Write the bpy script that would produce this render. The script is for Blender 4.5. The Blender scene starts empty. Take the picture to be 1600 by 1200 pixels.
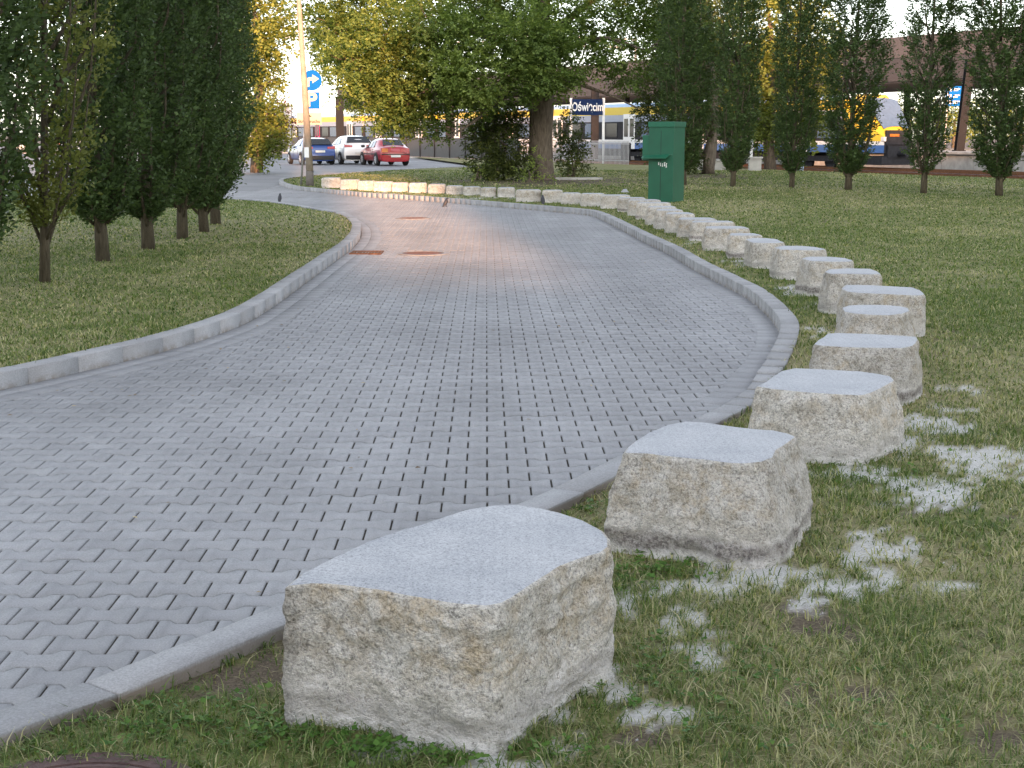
import bpy, bmesh, math, random
import numpy as np
from mathutils import Vector, Matrix, noise as mnoise
R = math.radians
random.seed(7)
rng = np.random.default_rng(11)
scn = bpy.context.scene
col = scn.collection

# ------------------------------------------------------------------ camera
FPX, CX, CY, EYE, PITCH = 2220.0, 800.0, 600.0, 1.6, R(9.96)
cam_d = bpy.data.cameras.new("camera")
cam_d.sensor_width = 36; cam_d.lens = 36 * FPX / 1600
cam_d.clip_start = 0.1; cam_d.clip_end = 3000
cam = bpy.data.objects.new("camera", cam_d); col.objects.link(cam)
cam.location = (0, 0, EYE); cam.rotation_euler = (math.pi / 2 - PITCH, 0, 0)
scn.camera = cam

# ------------------------------------------------------------------ sky and sun
SUN_EL, SUN_AZ = R(9.0), R(-7.5)      # light travels towards +Y, slightly to -X
w = bpy.data.worlds.new("World"); scn.world = w; w.use_nodes = True
nt = w.node_tree; nt.nodes.clear()
sky = nt.nodes.new("ShaderNodeTexSky"); sky.sky_type = 'NISHITA'; sky.sun_disc = False
sky.sun_elevation = SUN_EL
sky.sun_rotation = R(180) + SUN_AZ
sky.air_density = 1.0; sky.dust_density = 1.0; sky.ozone_density = 2.5
bg = nt.nodes.new("ShaderNodeBackground"); bg.inputs[1].default_value = 0.15
wo = nt.nodes.new("ShaderNodeOutputWorld")
hs = nt.nodes.new("ShaderNodeHueSaturation"); hs.inputs['Saturation'].default_value = 0.38
tn = nt.nodes.new("ShaderNodeMix"); tn.data_type = 'RGBA'; tn.blend_type = 'MULTIPLY'; tn.inputs[0].default_value = 1.0; tn.inputs[7].default_value = (1.035, 0.995, 0.975, 1)
nt.links.new(sky.outputs[0], hs.inputs['Color']); nt.links.new(hs.outputs[0], tn.inputs[6]); nt.links.new(tn.outputs[2], bg.inputs[0]); nt.links.new(bg.outputs[0], wo.inputs[0])
sl = bpy.data.lights.new("sun", 'SUN'); sl.energy = 2.8; sl.angle = R(0.9); sl.color = (1.0, 0.50, 0.25)
sun = bpy.data.objects.new("sun", sl); col.objects.link(sun)
dvec = Vector((math.sin(SUN_AZ) * math.cos(SUN_EL), math.cos(SUN_AZ) * math.cos(SUN_EL), -math.sin(SUN_EL)))
sun.rotation_euler = dvec.to_track_quat('-Z', 'Y').to_euler()
scn.view_settings.view_transform = 'Standard'; scn.view_settings.look = 'None'
scn.view_settings.exposure = 2.42; scn.view_settings.gamma = 1.0
scn.cycles.max_bounces = 6; scn.cycles.transparent_max_bounces = 8

# ------------------------------------------------------------------ helpers
def G(px, py, z=0.0):
    u, v = px - CX, py - CY
    dy = FPX * math.cos(PITCH) - v * math.sin(PITCH); dz = -FPX * math.sin(PITCH) - v * math.cos(PITCH)
    t = (z - EYE) / dz
    return Vector((u * t, dy * t, z))
def at(px, py, D):
    """point seen at (px,py) lying at ground distance D"""
    u, v = px - CX, py - CY
    dy = FPX * math.cos(PITCH) - v * math.sin(PITCH); dz = -FPX * math.sin(PITCH) - v * math.cos(PITCH)
    t = D / dy
    return Vector((u * t, D, EYE + dz * t))
def sst(a, b, x):
    t = np.clip((x - a) / (b - a), 0, 1); return t * t * (3 - 2 * t)
def zlawn(x, y): return -0.045 + 0.13 * sst(7.6, 11.0, y)
def GL(px, py):
    z = 0.0
    for _ in range(6):
        p = G(px, py, z); z = float(zlawn(p.x, p.y))
    return G(px, py, z)

def tag(o, label=None, cat=None, group=None, kind=None):
    if label: o["label"] = label
    if cat: o["category"] = cat
    if group: o["group"] = group
    if kind: o["kind"] = kind
    return o
def link(o, parent=None):
    col.objects.link(o)
    if parent: o.parent = parent
    return o
def empty(name, loc=(0, 0, 0), rz=0.0):
    o = bpy.data.objects.new(name, None); o.empty_display_size = 0.3
    o.location = loc; o.rotation_euler = (0, 0, rz); return link(o)
def copy_tree(o, parent=None):
    c = o.copy(); col.objects.link(c)
    if parent: c.parent = parent
    for ch in list(o.children): copy_tree(ch, c)
    return c

class MB:
    def __init__(s): s.v = []; s.f = []; s.m = []
    def add(s, vs, fs, m=0):
        b = len(s.v); s.v += [tuple(x) for x in vs]
        for f in fs: s.f.append(tuple(b + i for i in f)); s.m.append(m)
    def box(s, c, d, rz=0.0, m=0, taper=1.0):
        x, y, z = d[0] / 2, d[1] / 2, d[2] / 2
        vs = []
        for sz in (-1, 1):
            k = 1 if sz < 0 else taper
            for sx, sy in ((-1, -1), (1, -1), (1, 1), (-1, 1)):
                X, Y = sx * x * k, sy * y * k
                vs.append((c[0] + X * math.cos(rz) - Y * math.sin(rz), c[1] + X * math.sin(rz) + Y * math.cos(rz), c[2] + sz * z))
        s.add(vs, [(3, 2, 1, 0), (4, 5, 6, 7), (0, 1, 5, 4), (1, 2, 6, 5), (2, 3, 7, 6), (3, 0, 4, 7)], m)
    def tube(s, pts, rad, n=8, m=0, cap=True):
        pts = [Vector(p) for p in pts]
        rad = rad if hasattr(rad, '__len__') else [rad] * len(pts)
        b = len(s.v); up = Vector((0.13, 0.2, 1)).normalized()
        for i, p in enumerate(pts):
            d = (pts[min(i + 1, len(pts) - 1)] - pts[max(i - 1, 0)])
            d = d.normalized() if d.length > 1e-9 else Vector((0, 0, 1))
            a = d.cross(up)
            if a.length < 0.2: a = d.cross(Vector((1, 0, 0)))
            a.normalize(); c = d.cross(a)
            for k in range(n):
                t = 2 * math.pi * k / n
                s.v.append(tuple(p + (a * math.cos(t) + c * math.sin(t)) * rad[i]))
        for i in range(len(pts) - 1):
            for k in range(n):
                s.f.append((b + i * n + k, b + i * n + (k + 1) % n, b + (i + 1) * n + (k + 1) % n, b + (i + 1) * n + k)); s.m.append(m)
        if cap:
            s.f.append(tuple(b + k for k in range(n))[::-1]); s.m.append(m)
            s.f.append(tuple(b + (len(pts) - 1) * n + k for k in range(n))); s.m.append(m)
    def prism(s, poly, y0, y1, m=0):
        """poly in (x,z), extruded along y"""
        n = len(poly)
        vs = [(x, y0, z) for x, z in poly] + [(x, y1, z) for x, z in poly]
        s.add(vs, [tuple(range(n)), tuple(range(n, 2 * n))[::-1]] + [((i + 1) % n, i, n + i, n + (i + 1) % n) for i in range(n)], m)
    def obj(s, name, mats, parent=None, smooth=False, bevel=0, sub=0):
        me = bpy.data.meshes.new(name); me.from_pydata(s.v, [], s.f)
        mats = mats if isinstance(mats, (list, tuple)) else [mats]
        for x in mats: me.materials.append(x)
        me.polygons.foreach_set("material_index", s.m)
        if smooth: me.polygons.foreach_set("use_smooth", [True] * len(s.f))
        bm = bmesh.new(); bm.from_mesh(me); bmesh.ops.recalc_face_normals(bm, faces=bm.faces); bm.to_mesh(me); bm.free()
        o = bpy.data.objects.new(name, me); link(o, parent)
        if bevel:
            b = o.modifiers.new("bevel", 'BEVEL'); b.width = bevel; b.segments = 2; b.limit_method = 'ANGLE'
        if sub:
            b = o.modifiers.new("sub", 'SUBSURF'); b.levels = sub; b.render_levels = sub
        return o

def np_mesh(name, V, quads=None, tris=None, mats=(), attrs=None, smooth=False, midx=None):
    me = bpy.data.meshes.new(name)
    V = np.asarray(V, dtype=np.float32)
    parts, starts, tot = [], [], 0
    nf = 0
    if quads is not None and len(quads):
        parts.append(quads.reshape(-1)); starts.append(np.arange(len(quads)) * 4); nf += len(quads); tot = len(quads) * 4
    if tris is not None and len(tris):
        parts.append(tris.reshape(-1)); starts.append(tot + np.arange(len(tris)) * 3); nf += len(tris)
    L = np.concatenate(parts).astype(np.int32); S = np.concatenate(starts).astype(np.int32)
    me.vertices.add(len(V)); me.vertices.foreach_set("co", V.reshape(-1))
    me.loops.add(len(L)); me.loops.foreach_set("vertex_index", L)
    me.polygons.add(nf); me.polygons.foreach_set("loop_start", S)
    for m in mats: me.materials.append(m)
    me.update(calc_edges=True)
    if smooth: me.polygons.foreach_set("use_smooth", np.ones(nf, dtype=bool))
    if midx is not None: me.polygons.foreach_set("material_index", midx.astype(np.int32))
    for k, a in (attrs or {}).items():
        at_ = me.attributes.new(k, 'FLOAT', 'POINT'); at_.data.foreach_set("value", np.asarray(a, dtype=np.float32))
    return me

# value noise in numpy
_perm = np.random.default_rng(3).random((64, 64, 64)).astype(np.float32)
def vnoise(x, y, z):
    xi, yi, zi = np.floor(x).astype(int), np.floor(y).astype(int), np.floor(z).astype(int)
    fx, fy, fz = x - xi, y - yi, z - zi
    fx, fy, fz = fx * fx * (3 - 2 * fx), fy * fy * (3 - 2 * fy), fz * fz * (3 - 2 * fz)
    g = lambda a, b, c: _perm[(xi + a) & 63, (yi + b) & 63, (zi + c) & 63]
    c00 = g(0, 0, 0) * (1 - fx) + g(1, 0, 0) * fx; c10 = g(0, 1, 0) * (1 - fx) + g(1, 1, 0) * fx
    c01 = g(0, 0, 1) * (1 - fx) + g(1, 0, 1) * fx; c11 = g(0, 1, 1) * (1 - fx) + g(1, 1, 1) * fx
    return (c00 * (1 - fy) + c10 * fy) * (1 - fz) + (c01 * (1 - fy) + c11 * fy) * fz
def fbm(x, y, z, o=4):
    s, a, t = 0, 1.0, 0
    for i in range(o):
        s = s + a * vnoise(x * 2 ** i + 7.3 * i, y * 2 ** i + 3.1 * i, z * 2 ** i); t += a; a *= 0.5
    return s / t

# polygon tools
def inside(P, poly):
    x, y = P[:, 0], P[:, 1]; c = np.zeros(len(P), bool); n = len(poly)
    for i in range(n):
        x0, y0 = poly[i]; x1, y1 = poly[(i + 1) % n]
        if y0 == y1: continue
        c ^= ((y0 > y) != (y1 > y)) & (x < (x1 - x0) * (y - y0) / (y1 - y0) + x0)
    return c
def nearest(P, line, closed=False):
    best = np.full(len(P), 1e18); Q = np.zeros((len(P), 2)); n = len(line)
    for i in range(n if closed else n - 1):
        a = np.array(line[i]); b = np.array(line[(i + 1) % n]); d = b - a; L = d @ d
        if L < 1e-12: continue
        t = np.clip(((P - a) @ d) / L, 0, 1); q = a + t[:, None] * d
        dd = ((P - q) ** 2).sum(1); m = dd < best; best[m] = dd[m]; Q[m] = q[m]
    return np.sqrt(best), Q
def catmull(pts, n=6):
    pts = [Vector(p) for p in pts]; out = []
    for i in range(len(pts) - 1):
        p0, p1, p2, p3 = pts[max(i - 1, 0)], pts[i], pts[i + 1], pts[min(i + 2, len(pts) - 1)]
        for k in range(n):
            t = k / n
            out.append(0.5 * ((2 * p1) + (p2 - p0) * t + (2 * p0 - 5 * p1 + 4 * p2 - p3) * t * t + (3 * p1 - p0 - 3 * p2 + p3) * t ** 3))
    out.append(pts[-1]); return out
def resample(pts, step):
    out = [pts[0].copy()]; acc = 0
    for a, b in zip(pts[:-1], pts[1:]):
        L = (b - a).length; d = step - acc
        while d <= L:
            out.append(a.lerp(b, d / L)); d += step
        acc = (acc + L) % step
    return out
def offset(pts, d):
    """positive d = to the right hand of travel"""
    out = []
    for i, p in enumerate(pts):
        t = pts[min(i + 1, len(pts) - 1)] - pts[max(i - 1, 0)]; t.z = 0; t.normalize()
        out.append(Vector((p.x + t.y * d, p.y - t.x * d, p.z)))
    return out

# ------------------------------------------------------------------ materials
class NT:
    def __init__(s, name):
        s.m = bpy.data.materials.new(name); s.m.use_nodes = True; s.t = s.m.node_tree; s.t.nodes.clear()
        s.out = s.n("ShaderNodeOutputMaterial")
    def n(s, ty, **kw):
        x = s.t.nodes.new(ty)
        for k, v in kw.items(): setattr(x, k, v)
        return x
    def l(s, a, b): s.t.links.new(a, b)
    def set(s, sock, v):
        if hasattr(v, 'is_output'): s.l(v, sock)
        else: sock.default_value = v
    def pos(s, kind='Object'): return s.n("ShaderNodeTexCoord").outputs[kind]
    def noise(s, scale, detail=4, rough=0.55, vec=None, dist=0.0):
        x = s.n("ShaderNodeTexNoise"); x.inputs['Scale'].default_value = scale; x.inputs['Detail'].default_value = detail
        x.inputs['Roughness'].default_value = rough; x.inputs['Distortion'].default_value = dist
        s.l(vec if vec is not None else s.pos(), x.inputs['Vector']); return x.outputs['Fac']
    def attr(s, name): x = s.n("ShaderNodeAttribute"); x.attribute_name = name; return x.outputs['Fac']
    def ramp(s, fac, stops, interp='LINEAR'):
        x = s.n("ShaderNodeValToRGB"); x.color_ramp.interpolation = interp; e = x.color_ramp.elements
        while len(e) < len(stops): e.new(0.5)
        for i, (p, c) in enumerate(stops):
            e[i].position = p; e[i].color = (c, c, c, 1) if isinstance(c, (int, float)) else (*c, 1)
        s.l(fac, x.inputs[0]); return x.outputs[0]
    def mix(s, fac, a, b, mode='MIX'):
        x = s.n("ShaderNodeMix"); x.data_type = 'RGBA'; x.blend_type = mode
        s.set(x.inputs[0], fac)
        for i, v in ((6, a), (7, b)):
            if isinstance(v, tuple) and len(v) == 3: v = (*v, 1)
            s.set(x.inputs[i], v)
        return x.outputs[2]
    def math(s, op, a, b=0.0, c=0.0):
        x = s.n("ShaderNodeMath"); x.operation = op
        for i, v in enumerate((a, b, c)): s.set(x.inputs[i], v)
        return x.outputs[0]
    def bump(s, h, strength=0.3, dist=0.01):
        x = s.n("ShaderNodeBump"); x.inputs['Strength'].default_value = strength; x.inputs['Distance'].default_value = dist
        s.l(h, x.inputs['Height']); return x.outputs[0]
    def bsdf(s, color, rough=0.8, metal=0.0, normal=None, spec=0.4, coat=0.0, emis=None):
        b = s.n("ShaderNodeBsdfPrincipled")
        if isinstance(color, tuple) and len(color) == 3: color = (*color, 1)
        s.set(b.inputs['Base Color'], color); s.set(b.inputs['Roughness'], rough); s.set(b.inputs['Metallic'], metal)
        b.inputs['Specular IOR Level'].default_value = spec; b.inputs['Coat Weight'].default_value = coat
        if normal is not None: s.l(normal, b.inputs['Normal'])
        s.l(b.outputs[0], s.out.inputs[0]); return b

def simple(name, c, rough=0.6, metal=0.0, var=0.15, scale=6.0, coat=0.0, spec=0.4, bump=0.0):
    s = NT(name); n = s.noise(scale, 5)
    f = s.ramp(n, [(0.3, 1 - var), (0.7, 1 + var * 0.6)])
    cc = s.mix(1.0, c, f, 'MULTIPLY')
    nm = s.bump(s.noise(scale * 8, 3), bump, 0.01) if bump else None
    s.bsdf(cc, rough, metal, nm, spec, coat); return s.m

def m_paver():
    s = NT("paver_concrete"); P = s.pos()
    r = s.attr("rnd"); big = s.noise(0.5, 4, 0.6, P); fine = s.noise(160, 3, 0.7, P); mid = s.noise(9, 5, 0.65, P)
    c = s.ramp(r, [(0.0, (0.255, 0.257, 0.261)), (0.5, (0.277, 0.279, 0.283)), (1.0, (0.300, 0.302, 0.305))])
    c = s.mix(1.0, c, s.ramp(big, [(0.3, 0.86), (0.7, 1.1)]), 'MULTIPLY')
    c = s.mix(1.0, c, s.ramp(mid, [(0.25, 0.88), (0.75, 1.08)]), 'MULTIPLY')
    c = s.mix(1.0, c, s.ramp(fine, [(0.3, 0.78), (0.7, 1.18)]), 'MULTIPLY')
    st = s.ramp(s.noise(2.3, 6, 0.7, P), [(0.62, 0.0), (0.72, 1.0)])
    c = s.mix(s.math('MULTIPLY', st, 0.35), c, (0.17, 0.16, 0.145))
    mp = s.n('ShaderNodeMapping'); mp.inputs['Scale'].default_value = (1.1, 0.10, 1); mp.inputs['Rotation'].default_value = (0, 0, 0.12); s.l(P, mp.inputs[0])
    c = s.mix(1.0, c, s.ramp(s.noise(1.0, 4, 0.6, mp.outputs[0]), [(0.35, 0.86), (0.65, 1.1)]), 'MULTIPLY')
    s.bsdf(c, 0.78, 0, s.bump(fine, 0.35, 0.003), 0.35); return s.m
def m_kerb():
    s = NT("kerb_concrete"); P = s.pos()
    r = s.attr("rnd"); fine = s.noise(140, 3, 0.7, P); mid = s.noise(5, 6, 0.7, P)
    c = s.ramp(r, [(0.0, (0.27, 0.27, 0.27)), (1.0, (0.35, 0.35, 0.35))])
    c = s.mix(1.0, c, s.ramp(mid, [(0.3, 0.88), (0.7, 1.08)]), 'MULTIPLY')
    c = s.mix(1.0, c, s.ramp(fine, [(0.3, 0.75), (0.7, 1.2)]), 'MULTIPLY')
    z = s.n("ShaderNodeSeparateXYZ"); s.l(P, z.inputs[0])
    g_ = s.n("ShaderNodeNewGeometry"); nz = s.n("ShaderNodeSeparateXYZ"); s.l(g_.outputs['Normal'], nz.inputs[0]); vert = s.ramp(nz.outputs[2], [(0.3, 1.0), (0.7, 0.0)])
    dirt = s.math('MULTIPLY', s.math('MULTIPLY', s.ramp(z.outputs[2], [(0.0, 1.0), (0.05, 0.0)]), s.ramp(s.noise(12, 4, 0.6, P), [(0.4, 0.0), (0.6, 0.7)])), vert)
    dirt = s.math('MAXIMUM', dirt, s.math('MULTIPLY', s.ramp(s.math('MULTIPLY', z.outputs[2], -1.0), [(0.0, 0.0), (0.012, 0.9)]), vert))
    c = s.mix(dirt, c, (0.15, 0.115, 0.08))
    s.bsdf(c, 0.85, 0, s.bump(fine, 0.4, 0.003), 0.3); return s.m
def m_bed():
    s = NT("joint_sand"); c = s.ramp(s.noise(60, 4), [(0.3, (0.022, 0.02, 0.016)), (0.7, (0.065, 0.057, 0.045))])
    s.bsdf(c, 0.95, 0, None, 0.2); return s.m
def m_asphalt():
    s = NT("asphalt"); P = s.pos()
    c = s.ramp(s.noise(0.35, 5, 0.6, P), [(0.3, (0.15, 0.15, 0.155)), (0.7, (0.22, 0.22, 0.225))])
    c = s.mix(1.0, c, s.ramp(s.noise(40, 3, 0.7, P), [(0.3, 0.8), (0.7, 1.2)]), 'MULTIPLY')
    s.bsdf(c, 0.8, 0, None, 0.35); return s.m
def m_soil():
    s = NT("lawn_soil"); P = s.pos(); dust = s.attr("dust"); soil = s.attr("soil"); dry = s.attr("dry")
    big = s.noise(0.6, 5, 0.65, P); mid = s.noise(7, 5, 0.65, P); fine = s.noise(90, 4, 0.75, P)
    g = s.ramp(mid, [(0.25, (0.075, 0.088, 0.028)), (0.5, (0.16, 0.165, 0.058)), (0.8, (0.29, 0.26, 0.125))])
    g = s.mix(dry, g, s.ramp(fine, [(0.3, (0.19, 0.17, 0.085)), (0.7, (0.36, 0.31, 0.19))]))
    so = s.ramp(fine, [(0.25, (0.055, 0.043, 0.028)), (0.75, (0.17, 0.135, 0.095))])
    c = s.mix(soil, g, so)
    c = s.mix(1.0, c, s.ramp(fine, [(0.3, 0.7), (0.7, 1.25)]), 'MULTIPLY')
    du = s.ramp(fine, [(0.25, (0.24, 0.22, 0.19)), (0.5, (0.50, 0.49, 0.46)), (0.7, (0.62, 0.61, 0.59))])
    c = s.mix(dust, c, du)
    s.bsdf(c, 0.95, 0, s.bump(s.math('ADD', fine, mid), 0.5, 0.012), 0.15); return s.m
def m_leaf(name, a, b, c_, trans=0.35, rough=0.55):
    s = NT(name); r = s.attr("rnd")
    c = s.ramp(r, [(0.0, a), (0.55, b), (1.0, c_)])
    d = s.n("ShaderNodeBsdfPrincipled"); s.l(c, d.inputs['Base Color']); d.inputs['Roughness'].default_value = rough
    d.inputs['Specular IOR Level'].default_value = 0.2
    t = s.n("ShaderNodeBsdfTranslucent"); s.l(s.mix(1.0, c, (1.25, 1.3, 0.6), 'MULTIPLY'), t.inputs[0])
    m = s.n("ShaderNodeMixShader"); m.inputs[0].default_value = trans
    s.l(d.outputs[0], m.inputs[1]); s.l(t.outputs[0], m.inputs[2]); s.l(m.outputs[0], s.out.inputs[0]); return s.m
def m_bark(name, a, b, scale=6):
    s = NT(name); P = s.pos(); mp = s.n("ShaderNodeMapping"); mp.inputs['Scale'].default_value = (1, 1, 0.18); s.l(P, mp.inputs[0])
    n = s.noise(scale * 3, 6, 0.7, mp.outputs[0]); c = s.ramp(n, [(0.3, a), (0.7, b)])
    s.bsdf(c, 0.92, 0, s.bump(n, 0.9, 0.04), 0.2); return s.m
def m_stone_side():
    s = NT("rough_granite"); P = s.pos(); hf = s.attr("hf"); band = s.attr("band"); 
    oi = s.n("ShaderNodeObjectInfo").outputs['Random']
    v = s.n("ShaderNodeVectorMath"); v.operation = 'ADD'; s.l(P, v.inputs[0])
    cmb = s.n("ShaderNodeCombineXYZ"); s.l(s.math('MULTIPLY', oi, 17.0), cmb.inputs[0]); s.l(s.math('MULTIPLY', oi, 9.0), cmb.inputs[1]); s.l(cmb.outputs[0], v.inputs[1]); Q = v.outputs[0]
    big = s.noise(3.2, 5, 0.6, Q); mid = s.noise(14, 6, 0.7, Q); grain = s.noise(105, 3, 0.75, Q); g2 = s.noise(48, 4, 0.8, Q)
    c = s.ramp(big, [(0.25, (0.45, 0.42, 0.37)), (0.5, (0.55, 0.49, 0.40)), (0.66, (0.59, 0.49, 0.35)), (0.8, (0.46, 0.44, 0.41))])
    c = s.mix(s.ramp(mid, [(0.40, 0.0), (0.58, 0.9)]), c, (0.72, 0.685, 0.625))
    c = s.mix(1.0, c, s.ramp(grain, [(0.34, 0.48), (0.46, 0.88), (0.56, 1.0), (0.68, 1.2)]), 'MULTIPLY')
    c = s.mix(1.0, c, s.ramp(g2, [(0.34, 0.55), (0.50, 1.0)]), 'MULTIPLY')
    c = s.mix(1.0, c, s.ramp(oi, [(0.0, 0.84), (1.0, 1.06)]), 'MULTIPLY')
    # lichen darkening in blotches, mostly high up
    li = s.math('MULTIPLY', s.ramp(s.noise(5, 6, 0.75, Q), [(0.5, 0.0), (0.66, 1.0)]), s.ramp(g2, [(0.4, 0.9), (0.6, 0.2)]))
    c = s.mix(s.math('MULTIPLY', li, s.math('MULTIPLY_ADD', s.math('FRACT', s.math('MULTIPLY', oi, 7.3)), 0.5, 0.3)), c, (0.16, 0.15, 0.12))
    # white stone dust low on the block
    wd = s.math('MULTIPLY', s.ramp(s.math('ADD', hf, s.math('MULTIPLY', s.math('SUBTRACT', mid, 0.5), 1.3)), [(0.10, 0.9), (0.42, 0.0)]), s.ramp(g2, [(0.33, 0.0), (0.5, 1.0)]))
    c = s.mix(wd, c, (0.78, 0.75, 0.71))
    # dark buried line left by the old ground level
    x = s.math('ABSOLUTE', s.math('SUBTRACT', s.math('ADD', hf, s.math('MULTIPLY', s.math('SUBTRACT', s.noise(5, 5, 0.7, Q), 0.5), 0.28)), 0.17))
    bd = s.math('MULTIPLY', s.math('MULTIPLY', s.ramp(x, [(0.045, 1.0), (0.12, 0.0)]), band), s.math('MULTIPLY', s.ramp(g2, [(0.36, 0.1), (0.56, 1.0)]), s.ramp(s.noise(2.6, 4, 0.6, Q), [(0.32, 0.4), (0.5, 1.0)])))
    c = s.mix(bd, c, s.ramp(grain, [(0.35, (0.07, 0.06, 0.055)), (0.7, (0.25, 0.21, 0.19))]))
    h = s.math('ADD', s.math('MULTIPLY', grain, 0.35), s.math('ADD', s.math('MULTIPLY', g2, 0.6), mid))
    s.bsdf(c, 0.9, 0, s.bump(h, 0.9, 0.035), 0.25); return s.m
def m_stone_top():
    s = NT("sawn_granite"); P = s.pos()
    big = s.noise(2.5, 5, 0.6, P); g = s.noise(150, 3, 0.8, P); g2 = s.noise(70, 3, 0.8, P)
    c = s.ramp(big, [(0.3, (0.31, 0.323, 0.34)), (0.7, (0.455, 0.46, 0.465))])
    c = s.mix(1.0, c, s.ramp(g, [(0.36, 0.45), (0.47, 0.92), (0.58, 1.0), (0.7, 1.25)]), 'MULTIPLY')
    c = s.mix(1.0, c, s.ramp(g2, [(0.3, 0.8), (0.7, 1.12)]), 'MULTIPLY')
    st = s.ramp(s.noise(7, 6, 0.75, P), [(0.66, 0.0), (0.74, 0.6)]); c = s.mix(st, c, (0.62, 0.61, 0.59))
    w_ = s.n('ShaderNodeTexWave'); w_.inputs['Scale'].default_value = 9; w_.inputs['Distortion'].default_value = 2.5; w_.inputs['Detail'].default_value = 3; s.l(P, w_.inputs['Vector'])
    c = s.mix(1.0, c, s.ramp(w_.outputs['Fac'], [(0.0, 0.975), (1.0, 1.02)]), 'MULTIPLY')
    dk = s.ramp(s.noise(4.5, 7, 0.8, P), [(0.66, 0.0), (0.72, 0.45)]); c = s.mix(dk, c, (0.26, 0.22, 0.18))
    s.bsdf(c, 0.62, 0, s.bump(g, 0.25, 0.002), 0.45); return s.m

M = {}
M['paver'] = m_paver(); M['kerb'] = m_kerb(); M['bed'] = m_bed(); M['asphalt'] = m_asphalt(); M['soil'] = m_soil()
M['side'] = m_stone_side(); M['top'] = m_stone_top()
M['ballast'] = simple("ballast_gravel", (0.10, 0.075, 0.06), 0.95, var=0.5, scale=8)
M['hb_leaf'] = m_leaf("hornbeam_leaf", (0.048, 0.078, 0.030), (0.085, 0.135, 0.048), (0.17, 0.24, 0.08), 0.25, 0.5)
M['hb_leaf2'] = m_leaf("hornbeam_pale_leaf", (0.09, 0.11, 0.03), (0.17, 0.19, 0.055), (0.28, 0.28, 0.09), 0.35)
M['big_leaf'] = m_leaf("maple_leaf", (0.06, 0.095, 0.026), (0.125, 0.185, 0.048), (0.24, 0.30, 0.08), 0.4)
M['gold_leaf'] = m_leaf("golden_leaf", (0.08, 0.11, 0.025), (0.17, 0.20, 0.045), (0.28, 0.31, 0.08), 0.4)
M['shrub_leaf'] = m_leaf("shrub_leaf", (0.045, 0.06, 0.018), (0.085, 0.11, 0.03), (0.19, 0.20, 0.055), 0.3)
M['red_leaf'] = m_leaf("red_leaf", (0.06, 0.018, 0.016), (0.10, 0.03, 0.025), (0.16, 0.05, 0.03), 0.3)
M['grass'] = m_leaf("grass_blade", (0.052, 0.095, 0.024), (0.165, 0.22, 0.065), (0.50, 0.45, 0.28), 0.35, 0.6)
M['weed'] = m_leaf("weed_leaf", (0.05, 0.12, 0.02), (0.085, 0.18, 0.03), (0.13, 0.22, 0.05), 0.3, 0.5)
M['bark'] = m_bark("bark", (0.06, 0.048, 0.035), (0.20, 0.165, 0.125))
M['bark_hb'] = m_bark("hornbeam_bark", (0.055, 0.045, 0.03), (0.15, 0.125, 0.085), 9)

# ------------------------------------------------------------------ outlines of the place (metres, read off the photo)
near_outer = [(-330, 1262), (0, 1147), (87, 1115), (167, 1093), (253, 1053), (350, 1013), (442, 978), (660, 884), (889, 781), (1010, 718), (1118, 659)]
no = [G(*p) for p in near_outer]
no_in = offset([Vector(p) for p in no], -0.15)
curve_in = [(1152, 621), (1179, 594), (1202, 567), (1216, 542), (1217, 520), (1200, 496), (1170, 469), (1140, 452), (1080, 420), (1049, 400), (1000, 375.6), (960, 354), (940, 344), (922, 337.5), (894, 334), (860, 331), (780, 324), (700, 317), (620, 311), (560, 307), (500, 301), (462, 297), (443, 292), (436, 287.5), (441, 283.5), (470, 279.5), (520, 275.5), (580, 271), (640, 267), (700, 264.5), (760, 263)]
R_in = catmull(no_in[:-1] + [G(*p) for p in curve_in], 6)
R_in = [p for p in R_in]
R_tip_i = 0
L_in_px = [(-260, 660), (-120, 634), (0, 610), (66, 596), (166, 572), (280, 543), (372, 511), (420, 484), (477, 443), (516, 414), (551, 388), (564, 368), (560, 353), (540, 341), (500, 334), (450, 325), (400, 319), (345, 316.5), (250, 314), (100, 312), (-200, 311)]
_l = [G(*p) for p in L_in_px]
L_in = catmull([_l[0] + (_l[0] - _l[1]) * 7] + _l, 6)
R_c = offset(R_in, 0.07); L_c = offset(L_in, -0.07)
# which side is lawn: R travels away from camera with lawn on its right; L travels away with lawn on its left
P0 = Vector((15.0, 55.4, 0)); T = Vector((-0.44, 0.898, 0)).normalized(); NRM = Vector((T.y, -T.x, 0))   # NRM points away across the tracks
if NRM.y < 0: NRM = -NRM
def rail(k, off, z=0.0):
    p = P0 + T * k + NRM * off; return Vector((p.x, p.y, z))

xy = lambda L: [(p.x, p.y) for p in L]
# lawn right polygon
R_lawn_poly = xy(R_c) + [(rail(50, 0).x, rail(50, 0).y)] + [(rail(-60, 0).x, rail(-60, 0).y), (60, -6), (-6, -6)]
L_lawn_poly = xy(L_c) + [(-70, 34), (-70, L_c[0].y)]
pave_poly = xy([p for p in R_c if p.y < G(436, 288).y + 0.3 and True][:]) 
ti = max(range(len(R_c)), key=lambda i: -((R_c[i] - G(434, 288)).length))
pave_poly = xy(R_c[:ti + 1]) + [(G(400, 298).x, G(400, 298).y), (G(-200, 302).x, G(-200, 302).y)] + xy(L_c[::-1]) + [(-8, -1)]

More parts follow.
